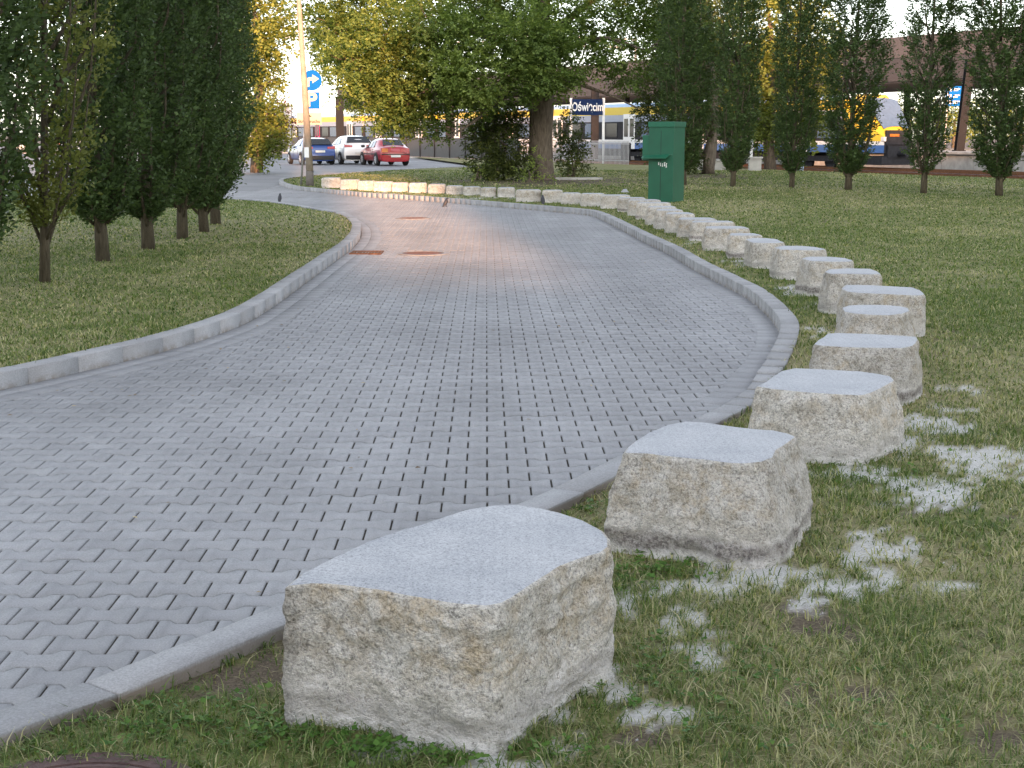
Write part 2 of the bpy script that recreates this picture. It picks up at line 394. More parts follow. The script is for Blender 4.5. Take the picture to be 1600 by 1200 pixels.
def ground_sheet(name, poly, line, zf, d0, d1, ratio, xr, ncol, mats, extra=None):
    rows = [d0]
    while rows[-1] < d1: rows.append(rows[-1] * ratio)
    rows = np.array(rows); cols = np.linspace(xr[0], xr[1], ncol)
    Y = np.repeat(rows, ncol); X = (rows[:, None] * cols[None, :]).reshape(-1)
    P = np.stack([X, Y], 1); ins = inside(P, poly)
    nr = len(rows); idx = np.arange(nr * ncol).reshape(nr, ncol)
    q = np.stack([idx[:-1, :-1], idx[:-1, 1:], idx[1:, 1:], idx[1:, :-1]], -1).reshape(-1, 4)
    keep = ins[q].any(1); q = q[keep]
    used = np.unique(q); out = used[~ins[used]]
    if len(out):
        d, Q = nearest(P[out], poly, True); ok = d < 2.5; P[out[ok]] = Q[ok]
    re = -np.ones(len(P), int); re[used] = np.arange(len(used)); q = re[q]; P = P[used]
    Z = zf(P[:, 0], P[:, 1]) + 0.018 * (fbm(P[:, 0] * 1.1, P[:, 1] * 1.1, P[:, 0] * 0) - 0.5)
    at_ = extra(P) if extra else None
    me = np_mesh(name, np.concatenate([P, Z[:, None]], 1), q, None, mats, at_, True)
    o = bpy.data.objects.new(name, me); link(o); tag(o, kind='structure'); return o

# dust / soil / dryness fields (world space)
blobs = []
for (x, y, rx, ry, a) in [(1290, 905, 120, 32, 1), (1390, 860, 60, 26, 1), (1000, 935, 46, 30, .9), (1065, 975, 48, 30, .9), (1085, 1015, 40, 24, .8), (1440, 755, 95, 26, 1.1), (1540, 715, 110, 24, 1.1), (1450, 662, 60, 16, 1.05), (955, 1080, 44, 34, .9), (880, 1130, 60, 36, 1), (1010, 1110, 60, 28, .7), (650, 1165, 90, 26, .9), (760, 1190, 80, 26, .8), (1490, 608, 36, 6, 1), (1480, 640, 40, 7, .8), (1110, 905, 60, 24, .9), (1500, 912, 40, 13, .8), (1250, 455, 30, 7, .9), (1275, 480, 26, 7, .9), (1290, 520, 24, 12, .9), (1235, 600, 24, 10, .8), (1330, 745, 60, 14, .9), (1230, 860, 60, 30, .8), (1180, 885, 80, 22, .9), (1120, 375, 60, 9, .5), (1180, 410, 40, 8, .7), (1430, 610, 14, 22, .8), (1400, 700, 40, 26, .9), (600, 300, 110, 3, .7), (760, 309, 60, 3, .7)]:
    c = GL(x, y); a1 = GL(x + rx, y); b1 = GL(x, y + ry); b0 = GL(x, y - ry)
    blobs.append((c.x, c.y, abs(a1.x - c.x), abs(b0.y - b1.y) / 2, a))
soilb = []
for (x, y, rx, ry, a) in [(330, 1062, 150, 26, 1), (410, 1010, 60, 22, 1), (150, 1115, 60, 14, .8), (1290, 985, 80, 20, .9), (1000, 1150, 70, 24, .9), (1120, 760, 60, 26, .5), (1260, 960, 70, 22, .8), (1330, 1090, 90, 20, .6), (1560, 1150, 70, 40, .7), (1480, 800, 80, 22, .5), (850, 283, 150, 6, 1), (800, 290, 60, 4, .6), (1100, 275, 80, 4, .8), (1500, 1010, 60, 16, .4)]:
    c = GL(x, y); a1 = GL(x + rx, y); b1 = GL(x, y + ry); b0 = GL(x, y - ry)
    soilb.append((c.x, c.y, abs(a1.x - c.x), abs(b0.y - b1.y) / 2, a))
def fields(P):
    x, y = P[:, 0], P[:, 1]; z = x * 0
    du = np.zeros(len(P)); so = np.zeros(len(P))
    for (cx, cy, rx, ry, a) in blobs: du = np.maximum(du, a * np.exp(-(((x - cx) / rx) ** 2 + ((y - cy) / ry) ** 2) * 0.8))
    for (cx, cy, rx, ry, a) in soilb: so = np.maximum(so, a * np.exp(-(((x - cx) / rx) ** 2 + ((y - cy) / ry) ** 2) * 0.8))
    n = 0.42 * fbm(x * 5, y * 5, z + 2, 3) + 0.58 * fbm(x * 17, y * 13, z + 7, 4)
    gate = sst(0.04, 0.2, du)
    du = gate * np.clip((du * 1.35 + (n - 0.5) * 4.6 - 0.62) * 1.9, 0, 1)
    so = np.clip((so + (n - 0.5) * 2.2 - 0.32) * 2.6, 0, 1)
    d1 = fbm(x * 0.45 + 5, y * 0.22, z, 4); d2 = fbm(x * 3.1, y * 2.2, z + 9, 4)
    dry = np.clip((d1 - 0.47) * 4.0 + (d2 - 0.5) * 2.2, 0, 1)
    dry = np.where(y > 20, np.maximum(dry * 0.8, 0), dry)
    return du, so, dry
def ext(P):
    du, so, dry = fields(P); return {'dust': du, 'soil': so, 'dry': dry * 0.75}
def extL(P):
    du, so, dry = fields(P); shade = np.exp(-((P[:, 0] + 4.6 + (P[:, 1] - 17) * -0.0) / 1.6) ** 2)
    return {'dust': du * 0, 'soil': so * 0, 'dry': np.clip(dry * 0.55, 0, 1)}

ground_sheet("lawn", R_lawn_poly, xy(R_c), zlawn, 2.2, 118, 1.014, (-0.75, 0.72), 330, [M['soil']], ext)
ground_sheet("lawn", L_lawn_poly, xy(L_c), lambda x, y: 0.088 + 0 * x, 2.6, 52, 1.015, (-1.9, 0.05), 400, [M['soil']], extL)

# base ground to the horizon, asphalt, joint bed
g = MB(); g.add([(-1500, -300, -0.36), (1500, -300, -0.36), (1500, 2500, -0.36), (-1500, 2500, -0.36)], [(0, 1, 2, 3)])
tag(g.obj("ground", M['ballast']), kind='structure')
g = MB(); a, b = rail(170, -0.4), rail(20, -0.4)
g.add([(-140, -20, -0.016), (-20, -20, -0.016), (-6, 40, -0.016), (b.x, b.y, -0.016), (a.x, a.y, -0.016), (-140, 215, -0.016)], [(0, 1, 2, 3, 4, 5)])
tag(g.obj("asphalt_road", M['asphalt']), kind='structure')
g = MB(); g.add([(x, y, -0.009) for x, y in pave_poly], [tuple(range(len(pave_poly)))])
bedo = g.obj("paving_bed", M['bed']); bm = bmesh.new(); bm.from_mesh(bedo.data); bmesh.ops.triangulate(bm, faces=bm.faces); bm.to_mesh(bedo.data); bm.free()
tag(bedo, kind='structure')

# gutters: strip of rectangular pavers along the kerbs
def strip_blocks(line, d0, d1, length, z0, z1, gap, s0=0, s1=1e9, rows=1):
    """blocks following the line, offset d0..d1 (right hand positive)"""
    V, Q, A = [], [], []
    pts = resample(line, length)
    acc = 0
    for rI in range(rows):
        da = d0 + (d1 - d0) * rI / rows; db = d0 + (d1 - d0) * (rI + 1) / rows
        A1 = offset(pts, da); B1 = offset(pts, db); sgn = 1 if db > da else -1
        for i in range(len(pts) - 1):
            if not (s0 <= i * length <= s1): continue
            a0, a1, b1, b0 = A1[i], A1[i + 1], B1[i + 1], B1[i]
            c = (a0 + a1 + b1 + b0) / 4; L = (a1 - a0).length; W = (b0 - a0).length
            if L < 0.01: continue
            k = lambda p, g_: p + (c - p) * min(0.4, g_ / max(0.05, (c - p).length))
            zt = z1(i * length) if callable(z1) else z1
            zj = zt + random.uniform(-0.0015, 0.0015)
            jt = (b0 - a0).normalized() * random.uniform(-.0025, .0025); a0, a1, b1, b0 = a0 + jt, a1 + jt, b1 + jt, b0 + jt
            b = len(V); lo = [k(p, gap) for p in (a0, a1, b1, b0)]; hi = [k(p, gap + 0.006) for p in (a0, a1, b1, b0)]
            for p in lo: V.append((p.x, p.y, z0))
            for p in lo: V.append((p.x, p.y, zj - 0.006))
            for p in hi: V.append((p.x, p.y, zj))
            for r_ in (0, 4):
                for j in range(4): Q.append((b + r_ + j, b + r_ + (j + 1) % 4, b + r_ + 4 + (j + 1) % 4, b + r_ + 4 + j))
            Q.append((b + 8, b + 9, b + 10, b + 11)); A += [random.random()] * 12
    return V, Q, A
def seg_len_to(line, target):
    s = 0; best = (1e9, 0)
    for a, b in zip(line[:-1], line[1:]):
        s += (b - a).length
        d = (b - target).length
        if d < best[0]: best = (d, s)
    return best[1]
def finish(name, V, Q, A, mat, kind='structure'):
    me = np_mesh(name, np.array(V), np.array(Q), None, [mat], {'rnd': A})
    bm = bmesh.new(); bm.from_mesh(me); bmesh.ops.recalc_face_normals(bm, faces=bm.faces); bm.to_mesh(me); bm.free()
    o = bpy.data.objects.new(name, me); link(o); return tag(o, kind=kind)
sr0 = seg_len_to(R_in, G(1180, 590)); sr1 = seg_len_to(R_in, G(940, 344)); s_up0 = seg_len_to(R_in, G(1120, 650)); s_up1 = seg_len_to(R_in, G(1216, 535))
s_far = seg_len_to(R_in, G(600, 309)); s_near_end = seg_len_to(R_in, G(1118, 650))
def kerb_top(s):
    if s < s_up0: return 0.004
    if s < s_up1: return 0.004 + 0.108 * float(sst(s_up0, s_up1, s))
    return 0.112
V, Q, A = strip_blocks(R_in, 0.0, 0.15, 0.25, -0.3, kerb_top, 0.003, s_up0 - 0.4)
finish("kerb", V, Q, A, M['kerb'])
V, Q, A = strip_blocks(R_in, 0.0, 0.15, 0.92, -0.3, 0.004, 0.0015, 0, s_up0 - 0.6)
finish("kerb", V, Q, A, M['kerb'])
V, Q, A = strip_blocks(L_in, 0.0, -0.15, 0.5, -0.3, 0.112, 0.003)
finish("kerb", V, Q, A, M['kerb'])
V, Q, A = strip_blocks(L_in, 0.32, 0.005, 0.22, -0.03, 0.003, 0.002, rows=2)
finish("gutter_paving", V, Q, A, M['paver'])
V, Q, A = strip_blocks(R_in, -0.18, -0.005, 0.2, -0.03, 0.003, 0.002, s_up0 + 0.1, sr1)
finish("gutter_paving", V, Q, A, M['paver'])

# ------------------------------------------------------------------ bone shaped pavers
def make_pavers():
    LX, PY = 0.2, 0.14; yaw = R(1.03); ca, sa = math.cos(yaw), math.sin(yaw)
    a_, b_ = 0.0860, 0.0540; gx, gy = 0.0044, 0.0036
    ha, hb = a_ - gy, b_ - gy; e = 0.1 - gx
    o1 = [(-e, -ha), (-0.0625, -ha), (-0.0375, -hb), (0.0375, -hb), (0.0625, -ha), (e, -ha), (e, ha), (0.0625, ha), (0.0375, hb), (-0.0375, hb), (-0.0625, ha), (-e, ha)]
    O = np.array(o1); In = O * np.array([(e - 0.004) / e, 1]); In[:, 1] -= np.sign(O[:, 1]) * 0.0035
    ys = np.arange(0, int(52 / PY)); xs = np.arange(-70, 60)
    C = []
    for j in ys:
        off = 0.1 if j % 2 else 0.0
        X = xs * LX + off; C.append(np.stack([X, np.full_like(X, j * PY, dtype=float)], 1))
    C = np.concatenate(C)
    W = np.stack([C[:, 0] * ca - C[:, 1] * sa, C[:, 0] * sa + C[:, 1] * ca], 1)   # rotated left
    m = (np.abs(W[:, 0]) < np.minimum(W[:, 1] * 0.46 + 2.6, 40)) & (W[:, 1] > 1.6)
    W = W[m]; ins = inside(W, pave_poly)
    d, Qn = nearest(W, xy(R_c) ); d2, _ = nearest(W, xy(L_in)); 
    # the centre may lie just outside as long as the block reaches in
    W = W[ins | (d < 0.06)]
    # drop those wholly under the gutters
    d, _ = nearest(W, xy(L_in)); W = W[(d > 0.22) | (W[:, 1] > 40)]
    n = len(W); print("pavers", n)
    rot = np.array([[ca, sa], [-sa, ca]])
    O3 = O @ rot; I3 = In @ rot
    hj = rng.normal(0, 0.0011, n)
    und = lambda P: 0.0
    lo = W[:, None, :] + O3[None]; hi = W[:, None, :] + I3[None]
    V = np.zeros((n, 36, 3))
    V[:, 0:12, :2] = lo; V[:, 0:12, 2] = -0.03
    V[:, 12:24, :2] = lo; V[:, 12:24, 2] = (-0.0035 + hj)[:, None]
    V[:, 24:36, :2] = hi; V[:, 24:36, 2] = hj[:, None]
    F = V.reshape(-1, 3); P = F[:, :2].copy(); out = ~inside(P, pave_poly)
    idx = np.where(out)[0]
    if len(idx):
        line = pave_poly
        d, Qn = nearest(P[idx], line, True); F[idx, 0] = Qn[:, 0]; F[idx, 1] = Qn[:, 1]
    # sink under the left gutter
    dl, _ = nearest(F[:, :2], xy(L_in)); under = (dl < 0.315) & (F[:, 1] < 44); F[under, 2] -= 0.006
    s_ = xy(R_in); 
    k = np.arange(12); k1 = (k + 1) % 12
    q1 = np.stack([k, k1, k1 + 12, k + 12], 1); q2 = q1 + 12
    # top split into 5 quads: (24..35)
    t = np.array([(0, 1, 10, 11), (1, 2, 9, 10), (2, 3, 8, 9), (3, 4, 7, 8), (4, 5, 6, 7)]) + 24
    loc = np.concatenate([q1, q2, t])
    Q = (loc[None] + (np.arange(n) * 36)[:, None, None]).reshape(-1, 4)
    r = np.repeat(np.clip(rng.normal(0.5, 0.25, n), 0, 1), 36)
    me = np_mesh("paving", F, Q, None, [M['paver']], {'rnd': r})
    o = bpy.data.objects.new("paving", me); link(o); tag(o, kind='structure')
make_pavers()

# ------------------------------------------------------------------ granite blocks
def hfrom(top, bot, zb):
    b = G(bot[0], bot[1], zb); D = b.y
    p = at(top[0], top[1], D); return p.z
stone_root_count = 0
def stone(top_px, pair, label, flare=0.05, band=0.0, n=72, rings=22, H=None, rough=0.03, cham=0.01, base_px=None, seed=0):
    zb = float(zlawn(0, G(pair[1][0], pair[1][1]).y)); 
    if H is None: zt = hfrom(pair[0], pair[1], zb)
    else: zt = zb + H
    poly = [G(x, y, zt) for x, y in top_px]
    return stone_world([(p.x, p.y) for p in poly], zb, zt, label, flare, band, n, rings, rough, cham, seed,
                       [tuple(G(x, y, zb).xy) for x, y in base_px] if base_px else None)
def ray_r(poly, c, ang):
    """radius of closed polygon along angles, as seen from c"""
    out = np.zeros(len(ang))
    for i, a in enumerate(ang):
        d = (math.cos(a), math.sin(a)); best = 0
        for j in range(len(poly)):
            x0, y0 = poly[j][0] - c[0], poly[j][1] - c[1]; x1, y1 = poly[(j + 1) % len(poly)][0] - c[0], poly[(j + 1) % len(poly)][1] - c[1]
            ex, ey = x1 - x0, y1 - y0; den = d[0] * ey - d[1] * ex
            if abs(den) < 1e-9: continue
            t = (x0 * ey - y0 * ex) / den; u = (x0 * d[1] - y0 * d[0]) / den
            if t > 0 and -1e-6 <= u <= 1 + 1e-6: best = max(best, t)
        out[i] = best
    return out
def stone_world(poly, zb, zt, label, flare, band, n, rings, rough, cham, seed, base=None):
    c = np.mean(np.array(poly), 0); ang = np.arange(n) / n * 2 * np.pi
    rt = ray_r(poly, c, ang)
    if base:
        rb = ray_r(base, c, ang); rb = np.where(rb <= 0, rt + flare, rb)
    else: rb = rt + flare * (0.5 + fbm(np.cos(ang) * 1.5 + seed, np.sin(ang) * 1.5, ang * 0 + seed * 3.3, 3))
    H = zt - zb; V = []; hf = []
    rs = random.Random(seed * 17 + 3); planes = []
    for _ in range(12):
        a0 = rs.uniform(0, 2 * math.pi); cs = np.cos(ang - a0); sup = float(np.max(rt * cs)); supb = float(np.max(rb * cs))
        planes.append((a0, sup, supb, rs.uniform(-0.01, 0.018), rs.uniform(-0.05, 0.09)))
    zs = []
    for k in range(rings + 1):
        f = k / rings   # 0 top, 1 bottom (a bit below ground)
        z = zt - f * (H + 0.05)
        zs.append(z)
    for k, z in enumerate(zs):
        f = min(1.0, (zt - z) / H)
        blend = sst(0.0, 0.75, np.array([f]))[0]
        r = rt * (1 - blend) + rb * blend
        r0 = r.copy()
        for (a0, sup, supb, of, ti) in planes:
            cs = np.cos(ang - a0); lim = (sup * (1 - blend) + supb * blend + 0.012 - (of + ti * (0.55 - f) * H) * min(1, f * 5)) / np.maximum(cs, 0.05)
            r = np.where(cs > 0.3, np.minimum(r, lim), r)
        r = np.maximum(r, r0 - 0.004 - 0.03 * min(1, f * 2.5))
        x = c[0] + np.cos(ang) * r; y = c[1] + np.sin(ang) * r
        q = 4.2
        n1 = fbm(x * q + seed * 5.1, y * q, np.full(n, z * q + seed), 3) - 0.5
        n2 = fbm(x * 17 + seed, y * 17, np.full(n, z * 17), 4) - 0.5
        n3 = fbm(x * 55 + seed, y * 55, np.full(n, z * 55), 2) - 0.5
        rdg = 0.5 - np.abs(fbm(x * 8 + seed * 1.7 + z * 6, y * 8, np.full(n, z * 11), 3) - 0.5) * 2
        # chipped facets: quantised low noise gives split planes
        fac = np.abs(fbm(x * 3 + seed * 2.2, y * 3, np.full(n, z * 5), 2) - 0.5)
        amp = min(1.0, f * 7.0) if k else 0.0
        dr = (n1 * 1.2 * rough + n2 * 1.2 * rough + n3 * 0.38 * rough + rdg * 0.75 * rough - fac * rough * 0.6) * amp + 0.15 * rough * amp
        if f > 0.8: dr -= (f - 0.8) * rough * 1.5 * (0.5 + n1 * 2)
        if k == 0: dr = (n2 * 0.35 * rough - cham) * np.ones(n)
        r = r + dr
        zz = z + (n2 * rough * 0.25 * amp)
        V.append(np.stack([c[0] + np.cos(ang) * r, c[1] + np.sin(ang) * r, np.full(n, z) + (0 if k == 0 else zz - z)], 1)); hf += [1 - f] * n
    V = np.concatenate(V); Q = []; mi = []
    for k in range(rings):
        for i in range(n):
            j = (i + 1) % n; Q.append((k * n + i, (k + 1) * n + i, (k + 1) * n + j, k * n + j)); mi.append(1)
    # sawn top: concentric rings, very slightly uneven
    base_i = 0; rr = V[:n].copy(); prev = list(range(n)); cur = len(V); VV = [V]
    for s_ in (0.96, 0.8, 0.55, 0.25):
        P = np.array([c[0], c[1], zt]) + (rr - np.array([c[0], c[1], zt])) * s_
        P[:, 2] = zt + (0.0015 if s_ == 0.96 else 0.002) + (fbm(P[:, 0] * 6, P[:, 1] * 6, P[:, 0] * 0 + seed, 2) - 0.5) * 0.006
        VV.append(P); new = list(range(cur, cur + n))
        for i in range(n):
            j = (i + 1) % n; Q.append((prev[i], prev[j], new[j], new[i])); mi.append(0)
        prev = new; cur += n; hf += [1.0] * n
    VV.append(np.array([[c[0], c[1], zt + 0.002]])); hf.append(1.0)
    T3 = np.array([(prev[i], prev[(i + 1) % n], cur) for i in range(n)])
    V = np.concatenate(VV); org = np.array([c[0], c[1], zb]); 
    me = np_mesh("granite_block", V - org, np.array(Q), T3, [M['top'], M['side']], {'hf': hf, 'band': np.full(len(V), band)}, True, np.array(mi + [0] * n))
    bm = bmesh.new(); bm.from_mesh(me); bmesh.ops.recalc_face_normals(bm, faces=bm.faces)
    for e in bm.edges:
        if len(e.link_faces) == 2 and e.link_faces[0].material_index != e.link_faces[1].material_index: e.smooth = False
    bm.to_mesh(me); bm.free()
    o = bpy.data.objects.new("granite_block", me); o.location = org; link(o)
    return tag(o, label, "stone block", "rough granite blocks lined up along the kerb")

S1 = [(443, 918), (470, 896), (520, 870), (574, 845), (614, 831), (655, 819), (695, 806), (732, 795), (770, 789), (809, 788), (845, 793), (875, 800), (910, 811), (941, 827), (952, 840), (955, 853), (940, 864), (912, 872), (880, 884), (849, 904), (825, 919), (800, 936), (783, 944), (761, 948), (706, 944), (660, 936), (625, 930), (585, 922), (545, 917), (510, 913), (475, 912)]
B1 = [(455, 1098), (448, 1075), (500, 1040), (620, 985), (760, 940), (870, 925), (940, 940), (965, 985), (955, 1020), (915, 1075), (860, 1130), (815, 1170), (787, 1180), (750, 1172), (690, 1155), (618, 1136), (540, 1118), (490, 1108)]
stone(S1, ((761, 947), (787, 1178)), "largest nearest granite block with a big sawn grey top, first of the row", 0.004, 0.45, 260, 84, rough=0.026, seed=1)
S2 = [(972, 708), (980, 698), (990, 689), (1012, 675), (1044, 663), (1071, 658), (1102, 660), (1138, 665), (1179, 670), (1210, 672), (1233, 677), (1246, 682), (1235, 690), (1215, 705), (1208, 716), (1192, 722), (1165, 725), (1136, 724), (1102, 719), (1057, 715), (1008, 709)]
B2 = [(956, 842), (965, 815), (1010, 790), (1060, 775), (1150, 775), (1240, 785), (1274, 812), (1255, 835), (1215, 862), (1190, 876), (1165, 878), (1100, 868), (1040, 858), (990, 850)]
stone(S2, ((1190, 722), (1192, 876)), "granite block second from the camera with a dark horizontal band above its base", 0.075, 0.9, 170, 48, rough=0.028, seed=2)
S3 = [(1181, 604), (1196, 596), (1209, 586), (1221, 579), (1241, 575), (1271, 576), (1309, 578), (1346, 580), (1374, 584), (1393, 588), (1399, 595), (1386, 603), (1365, 613), (1348, 618), (1318, 617), (1281, 615), (1243, 612), (1206, 608)]
B3 = [(1168, 690), (1172, 670), (1230, 655), (1330, 652), (1395, 665), (1411, 685), (1398, 702), (1370, 720), (1350, 726), (1320, 724), (1260, 712), (1210, 702)]
stone(S3, ((1350, 618), (1352, 724)), "third granite block from the camera, pale cream front with a worn brown right corner", 0.04, 0.25, 130, 38, rough=0.026, seed=3)
S4 = [(1270, 538), (1277, 531), (1286, 526), (1292, 521), (1307, 520), (1345, 521), (1390, 523), (1432, 526), (1436, 530), (1433, 536), (1427, 541), (1412, 544), (1382, 544), (1330, 543), (1292, 541), (1280, 540)]
stone(S4, ((1422, 543), (1425, 632)), "fourth granite block from the camera, wide with a dark stain at its lower right", 0.03, 0.9, 100, 28, rough=0.02, seed=4)
S5 = [(1314, 481), (1325, 477), (1345, 476), (1375, 476), (1405, 478), (1420, 481), (1423, 486), (1412, 490), (1390, 493), (1360, 492), (1333, 490), (1318, 487)]
stone(S5, ((1400, 492), (1404, 566)), "low speckled granite block just behind the wide pale block, fifth from the camera", 0.05, 0.4, 90, 24, rough=0.018, seed=5)
S6 = [(1313, 451), (1321, 445), (1345, 445), (1390, 447), (1427, 449), (1440, 454), (1446, 460), (1438, 462), (1390, 460), (1345, 458), (1324, 456)]
stone(S6, ((1438, 461), (1440, 524)), "long granite block farthest right in the row, with its right end clear of its neighbours", 0.02, 0.2, 90, 24, rough=0.018, seed=6)
S7 = [(1287, 425), (1294, 421), (1322, 419), (1360, 420), (1372, 424), (1377, 428), (1360, 429), (1330, 428), (1298, 428)]
stone(S7, ((1300, 428), (1300, 490)), "speckled granite block with a dark undercut lower left, seventh from the camera", 0.03, 0.6, 80, 22, rough=0.018, seed=7)
S8 = [(1251, 404), (1262, 401), (1292, 401), (1321, 403), (1334, 407), (1328, 409), (1300, 409), (1268, 408)]
stone(S8, ((1265, 408), (1262, 462)), "granite block with a tall dark damp base, eighth from the camera", 0.03, 1.0, 80, 22, rough=0.018, seed=8)
S9 = [(1208, 387), (1221, 384), (1252, 384), (1275, 386), (1291, 389), (1284, 391), (1252, 391), (1219, 390)]
stone(S9, ((1221, 390), (1221, 436)), "grey-faced granite block with a rounded left side, ninth from the camera", 0.04, 0.7, 72, 20, rough=0.018, seed=9)
S10 = [(1164, 374), (1175, 372), (1196, 372), (1215, 374), (1226, 379), (1215, 380), (1196, 380), (1174, 379)]
stone(S10, ((1177, 379), (1175, 419)), "narrow cracked granite block standing on a dusty base, tenth from the camera", 0.01, 0.5, 64, 18, rough=0.018, seed=10)
# the rest: (x0, x1, y of front top edge, y of base, y of back top edge)
rest = [(1140, 1193, 368, 404, 362), (1102, 1174, 357, 392, 352), (1080, 1149, 347.5, 376, 343), (1060, 1122, 343, 371, 339.5), (1040, 1087, 334.5, 364, 331.5), (1025, 1069, 329, 358, 326), (1011, 1058, 324, 351, 321.5), (994, 1050, 317.5, 343, 315), (981, 1034, 313, 337, 311), (965, 1010, 309.5, 331, 307.5),
        (939, 986, 305.5, 326, 303), (908, 946, 303, 322, 301), (877, 908, 302, 319, 300), (847, 880, 297.5, 316, 295), (806, 846, 297, 315, 294.5), (777, 804, 293.5, 308, 291.5), (751, 775.5, 293.5, 307.5, 292), (724, 750, 292, 305, 290.5), (697, 722.5, 290.5, 303.5, 288.5), (669, 696, 288, 302.5, 286), (639.5, 667, 286, 301, 284), (612, 637, 285.5, 299.5, 283.5), (583, 613, 284, 298.5, 282), (559, 585, 283, 297.5, 281), (531, 560, 281, 296, 279.5), (502, 532, 278, 293.5, 276.5)]
refs = ["shallow block with a rusty stripe near its foot, just behind the narrow cracked block", "wide pale block with a split left corner, twelfth from the camera", "block with a dark gap under its front edge, thirteenth from the camera",
        "dull beige block half hidden in the curve of the row, fourteenth from the camera", "small pale block with a black hole at its lower left, fifteenth from the camera", "grey-shouldered block in the bend of the row, sixteenth from the camera",
        "pale narrow block right of the dark-footed one, seventeenth from the camera", "block with a black stained foot in front of the green box, eighteenth from the camera", "slim block partly behind the black-stained one, nineteenth from the camera",
        "block with two dark feet just left of the green box, twentieth from the camera", "broad speckled block carrying a small loose chip of stone, left of the green box", "wedge-shaped block with a shaded hollow on its left, below the station name sign",
        "small rounded block directly right of the bird on the grass verge", "white block directly behind the bird on the grass verge", "widest white block of the far stretch, just left of the bird on the grass verge",
        "block with a dark undercut beneath it, right-hand end of the close-set three below the shrubs", "middle block of the close-set three below the shrubs", "left-hand block of the close-set three below the shrubs, grey on its left",
        "first pinkish block at the right edge of the sunlit stretch", "sunlit block above and left of the bird on the paving", "squarish sunlit orange block with gaps on both sides", "pale sunlit block with a grey spot on its face",
        "deepest orange sunlit block below the red car", "sunlit orange block below the white car", "block half grey half sunlit, second from the far end of the row", "grey weathered block at the far left end of the row beside the pole"]
for i, (x0, x1, yt, yb, ybk) in enumerate(rest):
    r_ = random.Random(100 + i)
    zb = float(zlawn(0, G(x0, yb).y)); zt = hfrom((x0, yt), (x0, yb), zb)
    m = (x1 - x0)
    q = [(x0 + m * 0.02, yt), (x0 + m * 0.5, yt + 0.3), (x1 - m * 0.03, yt)]
    fr = [G(x, y, zt) for x, y in q]
    dep = 0.42 + 0.12 * r_.random()
    bl = fr[0] + Vector((0.06 + 0.04 * r_.random(), dep, 0)); br = fr[2] + Vector((-0.05 * r_.random(), dep, 0)); bm_ = (bl + br) / 2 + Vector((0, 0.03, 0))
    ml = (fr[0] + bl) / 2 + Vector((-0.025, 0, 0)); mr = (fr[2] + br) / 2 + Vector((0.02, 0, 0))
    poly = [tuple(p.xy) for p in (fr[0], fr[1], fr[2], mr, br, bm_, bl, ml)]
    stone_world(poly, zb, zt, refs[i] if 'block' in refs[i] else refs[i] + " block", 0.0 + 0.02 * r_.random(), 0.9 if i in (0, 2, 7, 9) else 0.3 * r_.random(), 60 if i < 10 else 48, 16, 0.03, 0.01, 20 + i)

# loose chip of stone lying on a block
ch = MB(); cp = G(976, 300.5, hfrom((960, 305.5), (960, 326), 0.085))
pts = [(-.09, -.05, 0), (.08, -.06, 0), (.1, .05, 0), (-.07, .06, 0), (-.03, -.02, .07), (.04, -.01, .075), (.03, .035, .06), (-.02, .03, .05)]
ch.add([(cp.x + a, cp.y + b, cp.z + 0.004 + c) for a, b, c in pts], [(3, 2, 1, 0), (4, 5, 6, 7), (0, 1, 5, 4), (1, 2, 6, 5), (2, 3, 7, 6), (3, 0, 4, 7)])
tag(ch.obj("stone_chip", M['top']), "small white chip of stone lying on top of a block left of the green box", "stone")

